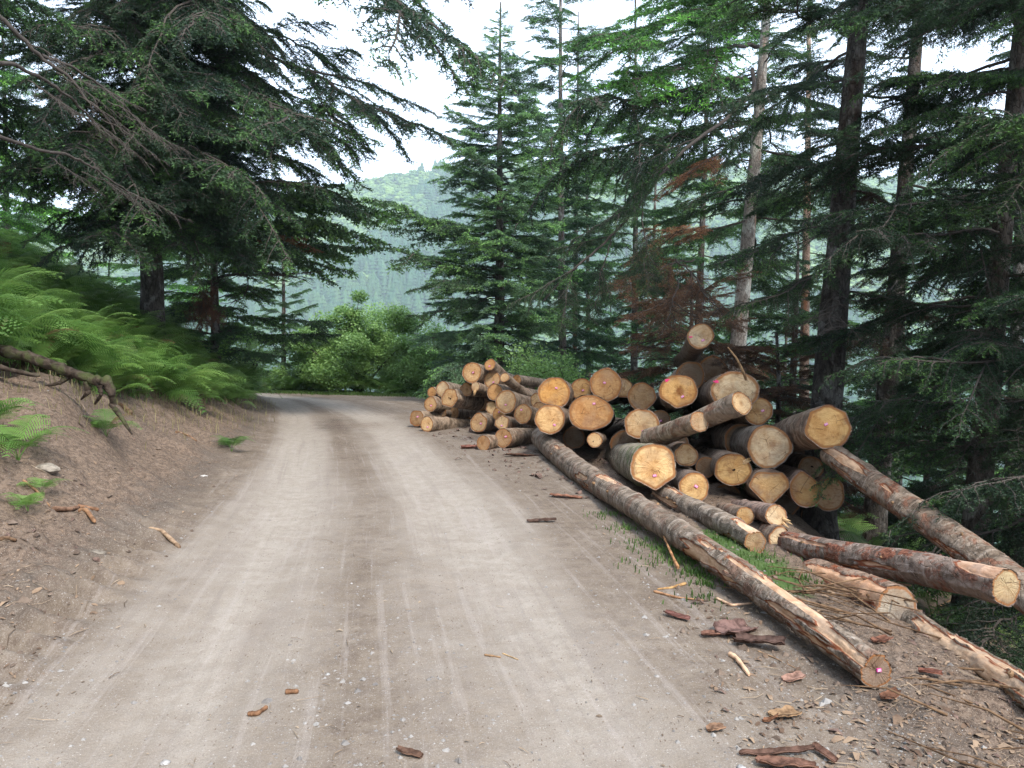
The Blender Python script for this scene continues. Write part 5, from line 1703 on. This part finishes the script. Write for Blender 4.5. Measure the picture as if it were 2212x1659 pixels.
rs = np.random.RandomState(77)
def view_pts(n, ymin, ymax, power, cond):
    """positions denser near the viewer, as picture density falls with distance"""
    u = rs.rand(n)
    y = 1 / (1 / ymin + (1 / ymax - 1 / ymin) * u ** power)
    x = rs.uniform(-.85, .85, n) * (y + .6)
    k = cond(x, y)
    return np.stack([x[k], y[k]], 1)
def on_verge(x, y):
    c = x - np.interp(y, [0, 4, 8, 12, 16, 20], [.75, .85, .6, -.3, -1.4, -2.8])
    sl, sr = masks(x, y)
    return (c > 0) & (sr < 1.5) & (rs.rand(len(x)) < np.clip(c * 1.1 + .08, 0, 1)) & (y < 22)
def on_bank(x, y):
    sl, sr = masks(x, y)
    return (sl > -.15) & (sl < 3.6) & (rs.rand(len(x)) < np.clip(sl * 1.6 + .3, 0, 1))
def on_road(x, y):
    sl, sr = masks(x, y)
    mid = np.minimum(np.abs(x - np.interp(y, TR1[:, 0], TR1[:, 1])), np.abs(x - np.interp(y, TR2[:, 0], TR2[:, 1])))
    return (sl < 0) & (sr < -.5) & (rs.rand(len(x)) < np.clip(mid * 1.4, .12, 1))
flakes("bark_litter", np.concatenate([view_pts(15000, 2.2, 20, 1, on_verge), view_pts(8000, 2.2, 18, 1, on_bank)]), .024, rs, M_CHIP, "bark chips and wood flakes strewn over the soil")
flakes("small_bark_litter", np.concatenate([view_pts(12000, 2.2, 12, 1, on_verge), view_pts(9000, 2.2, 14, 1, on_bank)]), .011, rs, M_CHIP, "fine bark crumbs on the soil")
flakes("red_bark_litter", np.concatenate([view_pts(1100, 2.2, 20, 1, on_verge), view_pts(900, 2.2, 18, 1, on_bank)]), .036, rs, M_BARKRED, "reddish curls of bark strewn beside the logs", curl=.4)
q = np.stack([rs.uniform(-2.6, 1.9, 1500), rs.uniform(8.0, 17.0, 1500)], 1)
q = q[np.abs(q[:, 0] - np.interp(q[:, 1], [8, 12, 17], [1.5, .1, -1.3]) + .15 * rs.randn(len(q))) < .95]
flakes("bark_litter_by_pile", q, .055, rs, M_BARKRED, "brown bark shreds strewn in front of the log piles", curl=.4)
flakes("road_litter", view_pts(2600, 2.2, 22, 1, on_road), .010, rs, M_TWIGL, "scattered crumbs on the dirt road")
pebbles("gravel", np.concatenate([view_pts(17000, 2.0, 16, 1, on_road), view_pts(3000, 2.0, 10, 1, on_verge), view_pts(3500, 2.2, 12, 1, on_bank)]), .0055, rs, M_STONE, "small gravel stones pressed in the dirt")
M_CLOD = mat_simple("earth_clod", (.085, .060, .046), (.20, .150, .115), 5.0, .95, 'Geo')
pebbles("earth_clods", np.concatenate([view_pts(9000, 2.2, 18, 1, on_bank), view_pts(6000, 2.2, 12, 1, on_verge)]), .012, rs, M_CLOD, "small clods of earth on the bank and verge")
sticks("twig_litter", np.concatenate([view_pts(2600, 2.2, 20, 1, on_verge), view_pts(1800, 2.2, 18, 1, on_bank), view_pts(420, 2.2, 20, 1, on_road)]), .055, .0018, rs, M_TWIGL, "thin dry twigs and needles on the soil")

# ================================================================ single pieces on the ground
def bark_sheet(label, px, py, L, W, seed, az, curl=.5, tint=(1, 1, 1), name='bark_piece', lift=.0, tilt=0.0, group='loose bark pieces'):
    q = G(px, py)
    x0, y0 = q[0], q[1]
    rsn = np.random.RandomState(seed)
    nu, nv = 22, 12
    u, v = np.meshgrid(np.linspace(-1, 1, nu), np.linspace(-1, 1, nv), indexing='ij')
    un, vn = u.ravel(), v.ravel()
    wid = (1 - .35 * np.abs(un) ** 3) * (1 + .22 * fbm(np.stack([un * 3, un * 0 + seed, vn * 0 + np.sign(vn) * 3], 1), 3, seed))
    lx = un * L / 2 * (1 + .10 * fbm(np.stack([vn * 4, vn * 0 + seed, np.sign(un) * 5], 1), 3, seed + 3))
    ang = vn * curl * 1.4
    rc = W / 2 / max(curl * 1.4, .05)
    ly = rc * np.sin(ang) * wid
    lz = rc * (1 - np.cos(ang)) + .012 * fbm(np.stack([lx * 22, ly * 22, lx * 0 + seed], 1), 3, seed + 4) + (lx / L + .5) ** 2 * tilt
    top = np.stack([lx, ly, lz + .006], 1); bot = np.stack([lx, ly, lz - .002], 1)
    i, j = np.meshgrid(np.arange(nu - 1), np.arange(nv - 1), indexing='ij')
    a = (i * nv + j).ravel()
    F = np.stack([a, a + nv, a + nv + 1, a + 1], 1)
    g = Geo()
    n0 = len(top)
    g.add(np.concatenate([top, bot]), np.concatenate([F, F[:, ::-1] + n0]), 0)
    edge = [i_ * nv for i_ in range(nu)] + [(nu - 1) * nv + j_ for j_ in range(1, nv)] + [i_ * nv + nv - 1 for i_ in range(nu - 2, -1, -1)] + [j_ for j_ in range(nv - 2, 0, -1)]
    e = np.array(edge); e2 = np.roll(e, -1)
    g.F.append(np.stack([e, e2, e2 + n0, e + n0], 1)); g.M.append(np.zeros(len(e), int))
    o = g.build(name, [M_BARKRED], smooth=True)
    o.location = (x0, y0, h1(x0, y0) + .012 + lift)
    o.rotation_euler = (rsn.uniform(-.1, .1), rsn.uniform(-.1, .1), az)
    o.color = (*tint, 1)
    return tag(o, label, 'bark piece', group)

def stick(label, pts, r0, r1, tint=(1, 1, 1), name='stick', lift=0.0, group='single sticks on the ground', fork=None, mat=None):
    q = []
    for k, p in enumerate(pts):
        g0 = G(p[0], p[1])
        x, y = g0[0], g0[1]
        # on the bank the ground is higher: walk along the sight line to the real surface
        rr = ray(p[0], p[1])
        for s in np.arange(2.0, 30, .03):
            c = rr * s + np.array([0, 0, CAM_H])
            if c[2] <= hbase(c[0], c[1]): x, y = c[0], c[1]; break
        z = h1(x, y) + r0 * .8 + (p[2] if len(p) > 2 else 0) + lift
        q.append((x, y, z))
    q = np.array(q)
    base = q[0].copy()
    t = np.linspace(0, 1, len(q)); tt = np.linspace(0, 1, 22)
    path = np.stack([np.interp(tt, t, q[:, k]) for k in range(3)], 1) - base
    path[1:-1] = (path[:-2] + path[1:-1] * 2 + path[2:]) / 4
    g = Geo()
    sd = hash_name(label)
    rad = (r0 + (r1 - r0) * tt) * (1 + .25 * fbm(np.stack([tt * 9, tt * 0, tt * 0], 1), 2, sd))
    rad[0] *= .55; rad[-1] *= .55
    g.tube(path, rad, 9, 0)
    for e, c in ((0, path[0]), (21, path[-1])):
        kk = np.arange(9)
        W = np.concatenate([g.V[0][e * 9:(e + 1) * 9], [c]])
        g.add(W, np.stack([kk, (kk + 1) % 9, np.full(9, 9)], 1), 0)
    if fork is not None:
        a = path[int(fork[0] * 21)]
        bq = np.array(fork[1:4])
        g.tube(np.array([a, a + bq * .5 + np.array([0, 0, .01]), a + bq]), np.array([r0 * .6, r0 * .45, r0 * .2]), 6, 0)
    o = g.build(name, [mat or M_STICK], smooth=True)
    o.location = base
    o.color = (*tint, 1)
    return tag(o, label, 'stick', group)

def rock(label, px, py, s, seed, tint=(1, 1, 1), flat=.6):
    rr = ray(px, py)
    x = y = 0
    for st in np.arange(2.0, 30, .03):
        c = rr * st + np.array([0, 0, CAM_H])
        if c[2] <= hbase(c[0], c[1]): x, y = c[0], c[1]; break
    bm_t = []
    n1, n2 = 14, 9
    th, ph = np.meshgrid(np.arange(n1) * 2 * np.pi / n1, np.linspace(.05, np.pi - .05, n2), indexing='ij')
    V = np.stack([np.sin(ph) * np.cos(th), np.sin(ph) * np.sin(th), np.cos(ph)], 2).reshape(-1, 3)
    k = 1 + .45 * fbm(V * 1.3 + seed, 3, seed)
    V = V * k[:, None] * s * np.array([1, .8, flat])
    i, j = np.meshgrid(np.arange(n1), np.arange(n2 - 1), indexing='ij')
    a = (i * n2 + j).ravel(); b = (((i + 1) % n1) * n2 + j).ravel()
    g = Geo(); g.add(V, np.stack([a, a + 1, b + 1, b], 1), 0)
    o = g.build('stone', [M_ROCK], smooth=False)
    o.location = (x, y, h1(x, y) + s * flat * .25)
    o.color = (*tint, 1)
    return tag(o, label, 'stone', 'single stones')

bark_sheet("large sheet of wine red bark lying on the soil beside the longest log", 1590, 1362, .24, .19, 1, .5, .55, (1.0, .9, .95))
bark_sheet("dark curled bark slab touching the large wine red sheet", 1640, 1392, .26, .10, 2, -.5, .8, (.6, .55, .55), lift=.01)
bark_sheet("torn orange red bark scrap at the near corner of the wine red sheet", 1543, 1368, .15, .06, 3, .2, .6, (1.1, .85, .75))
bark_sheet("narrow red bark sliver lying nearer the road than the wine red sheet", 1462, 1333, .16, .05, 4, -.75, .6, (1.1, .75, .75))
bark_sheet("orange brown bark block lying by the end of the longest log", 1922, 1503, .085, .065, 5, .2, .4, (1.1, .8, .6), tilt=.03)
bark_sheet("long dark bark strip lying near the lower picture edge", 1680, 1622, .30, .035, 6, .1, .9, (.75, .65, .6))
bark_sheet("wide cracked bark slab at the lower picture edge", 1700, 1650, .22, .07, 7, -.1, .5, (.95, .75, .65))
bark_sheet("short reddish bark strip right of the long dark strip", 1780, 1618, .11, .04, 8, -1.0, .6, (1.0, .8, .7))
bark_sheet("flat yellowish piece of bark on the trampled soil", 1695, 1535, .13, .09, 9, .3, .15, (1.7, 1.6, 1.1))
bark_sheet("small thin orange chip standing beside the yellowish piece", 1664, 1552, .07, .03, 10, -.8, .5, (1.8, 1.3, .9), tilt=.03)
bark_sheet("pale wood chunk lying where the soil meets the smooth road", 1546, 1572, .075, .05, 11, .1, .4, (1.5, 1.35, 1.05))
bark_sheet("pinkish bark sliver beside the upper part of the longest log", 1222, 1073, .34, .09, 12, -.3, .5, (1.5, 1.1, .9))
bark_sheet("dark bark pieces lying alone on the road edge before the piles", 1170, 1125, .26, .06, 13, .1, .5, (.5, .45, .42))
bark_sheet("bent bark strip near the middle of the lower picture edge", 884, 1631, .11, .035, 14, -.4, .6, (.8, .7, .6))
bark_sheet("grey brown bark plate lying under the loose curved stick", 1715, 1452, .12, .06, 15, .4, .3, (1.7, 1.5, 1.4))
bark_sheet("orange scrap of bark on the shaded soil behind the longest log", 1905, 1385, .12, .08, 16, .5, .3, (1.1, .75, .6))
bark_sheet("red brown bark scrap near the picture corner by the long logs", 2010, 1455, .10, .05, 17, -.4, .5, (1.0, .6, .5))
bark_sheet("curled reddish bark in front of the small pile", 1020, 968, .34, .14, 18, .2, .7, (1.2, .8, .75))
bark_sheet("bark strip on the bark litter before the two lowest front logs", 1130, 985, .5, .12, 19, .1, .5, (.8, .65, .55))

stick("curved pale stick lying alone on the trampled soil", [(1575, 1415), (1590, 1425), (1605, 1445), (1618, 1465)], .014, .011, (1.8, 1.55, 1.4))
stick("thin pale twig beside the curved pale stick", [(1637, 1405), (1670, 1423), (1720, 1442)], .004, .002, (1.2, 1.0, .8))
stick("broken orange brown branch end standing up in the grass patch", [(1465, 1240, .01), (1455, 1222, .03), (1440, 1200, .07), (1433, 1192, .10)], .014, .006, (1.3, .9, .6))
stick("pale splintered piece of wood lying below the grass patch", [(1420, 1277), (1450, 1273), (1482, 1268)], .006, .011, (1.6, 1.3, .8))
stick("long reddish stick lying below the pale splintered piece", [(1412, 1285), (1460, 1297), (1520, 1310)], .009, .006, (1.1, .8, .6))
stick("grey stick leaning on the longest log above the wine red bark", [(1547, 1305), (1580, 1318), (1625, 1315, .02)], .009, .007, (1.7, 1.5, 1.4))
stick("thick bare branch stub sticking up behind the broken stump piece", [(2000, 1330, .0), (2035, 1316, .05), (2065, 1306, .09)], .012, .008, (1.0, .8, .55))
stick("orange brown broken stick lying low on the soil bank", [(172, 1112), (187, 1127), (206, 1142)], .020, .016, (.75, .55, .42))
stick("dark thick stick resting across the bank behind the orange brown one", [(112, 1105), (150, 1105), (172, 1095)], .020, .016, (.7, .55, .5))
stick("brown bark covered stick crossing the dark thick stick", [(168, 1096), (190, 1106), (214, 1114)], .022, .016, (.7, .5, .4))
stick("long thin stick running down the bank near the picture edge", [(50, 1042), (80, 1066), (108, 1094)], .010, .008, (.9, .7, .55))
stick("grey stick lying at the foot of the bank on the road edge", [(322, 1150), (350, 1162), (388, 1190)], .012, .018, (1.1, 1.0, .9))
stick("short brown stick lying alone on the near road", [(617, 1500), (632, 1499), (645, 1500)], .012, .011, (.6, .42, .32))
stick("forked brown stick on the near road beside the wheel rut", [(535, 1547), (556, 1545), (577, 1533)], .012, .009, (.6, .42, .32))
stick("thin straight twig lying across the middle of the road", [(1046, 1413), (1082, 1416)], .006, .004, (.8, .65, .5))
stick("pale straw stalk beside the thin straight twig", [(1085, 1410), (1120, 1424)], .003, .002, (1.5, 1.3, .9))
stick("dark broken root piece halfway up the bank by the ferns", [(282, 895), (268, 880), (256, 872)], .035, .022, (.6, .5, .45))
stick("brown crooked stick lying on the bank below the bracken", [(380, 935), (405, 940), (425, 948)], .022, .014, (.8, .65, .55))
stick("dark stick on the left edge of the soil bank", [(0, 1170), (20, 1168), (36, 1178)], .016, .010, (.6, .5, .42))
stick("short dark stick near the lower end of the bank at the picture edge", [(0, 1380), (15, 1390), (32, 1398)], .012, .009, (.5, .42, .36))
stick("thin branch poking up from the pile behind the topmost log", [(1660, 1110, 0), (1660, 1110, .01)], .001, .001) if False else None
rock("white quartz stone on the bank beside the road", 440, 1025, .045, 3, (1.2, 1.2, 1.2), .35)
rock("flat grey rock half sunk in the lower bank", 205, 1188, .07, 4, (.6, .55, .48), .4)
rock("pale rock face low on the bank beneath the ferns", 100, 1020, .11, 5, (.75, .70, .62), .5)
rock("bluish pebble pressed in the near road", 357, 1640, .020, 6, (1.0, 1.03, 1.08))
rock("small bluish pebble by the centre of the road", 708, 1462, .012, 7, (1.0, 1.05, 1.1))
rock("pale pebble near the lower picture edge right of the road", 1600, 1668, .02, 8, (1.0, 1.05, 1.1))

# bare dead stick rising out of the pile beside the topmost log
g = Geo()
pts = np.array([P(1572, 750, 9.0), P(1590, 772, 9.0), P(1604, 800, 9.0), P(1612, 820, 9.1)])
b0 = pts[-1].copy()
g.tube(pts - b0, np.array([.008, .012, .016, .018]), 7, 0)
o = g.build('stick', [M_STICK], smooth=True); o.location = b0
o.color = (1.1, .95, .75, 1)
tag(o, "bare bent branch sticking up between the topmost log and the huge pale end", "stick", "single sticks on the ground")

# brushwood behind the longest log
def brush(label, px, py, d, n, seed, L, group='heaps of cut twigs'):
    rsn = np.random.RandomState(seed)
    q = P(px, py, d)
    root = empty('brush_heap', (q[0], q[1], h1(q[0], q[1])), label, 'brushwood', group)
    for i in range(n):
        a = rsn.randn() * .5 + 2.4; l = L * rsn.uniform(.5, 1.1)
        c = np.array([rsn.uniform(-.35, .35), rsn.uniform(-.5, .5), rsn.uniform(.02, .10)])
        dv = np.array([math.cos(a), math.sin(a), rsn.uniform(-.1, .22)]) * l / 2
        m = rsn.randn(3) * .03
        g = Geo()
        g.tube(np.array([c - dv, c + m, c + dv + np.array([0, 0, -.04])]), np.array([.007, .005, .002]) * rsn.uniform(.6, 1.3), 5, 0)
        o = g.build('twig', [M_STICK], root, smooth=True)
        o.color = (.55, .45, .36, 1)
brush("tangle of thin brown twigs between the longest log and the broken stump piece", 1790, 1330, 4.9, 26, 5, .75)
brush("loose thin twigs on the slope edge below the last log", 2100, 1530, 3.5, 12, 6, .5)

# ================================================================ haze in the valley air
bx = (-2600, -20, -330, 2600, 1990, 480)
V = [(bx[i], bx[j], bx[k]) for i in (0, 3) for j in (1, 4) for k in (2, 5)]
g = Geo()
g.add(V, [(0, 1, 3, 2), (4, 6, 7, 5), (0, 4, 5, 1), (2, 3, 7, 6), (0, 2, 6, 4), (1, 5, 7, 3)], 0)
hm = bpy.data.materials.new("haze")
hm.use_nodes = True
hn = hm.node_tree.nodes; hn.clear()
ho = hn.new("ShaderNodeOutputMaterial"); hv = hn.new("ShaderNodeVolumePrincipled")
hv.inputs['Color'].default_value = (.76, .88, .97, 1)
hv.inputs['Density'].default_value = HAZE
hv.inputs['Anisotropy'].default_value = 0.0
hm.node_tree.links.new(hv.outputs[0], ho.inputs['Volume'])
tag(g.build("haze", [hm]), kind='stuff')
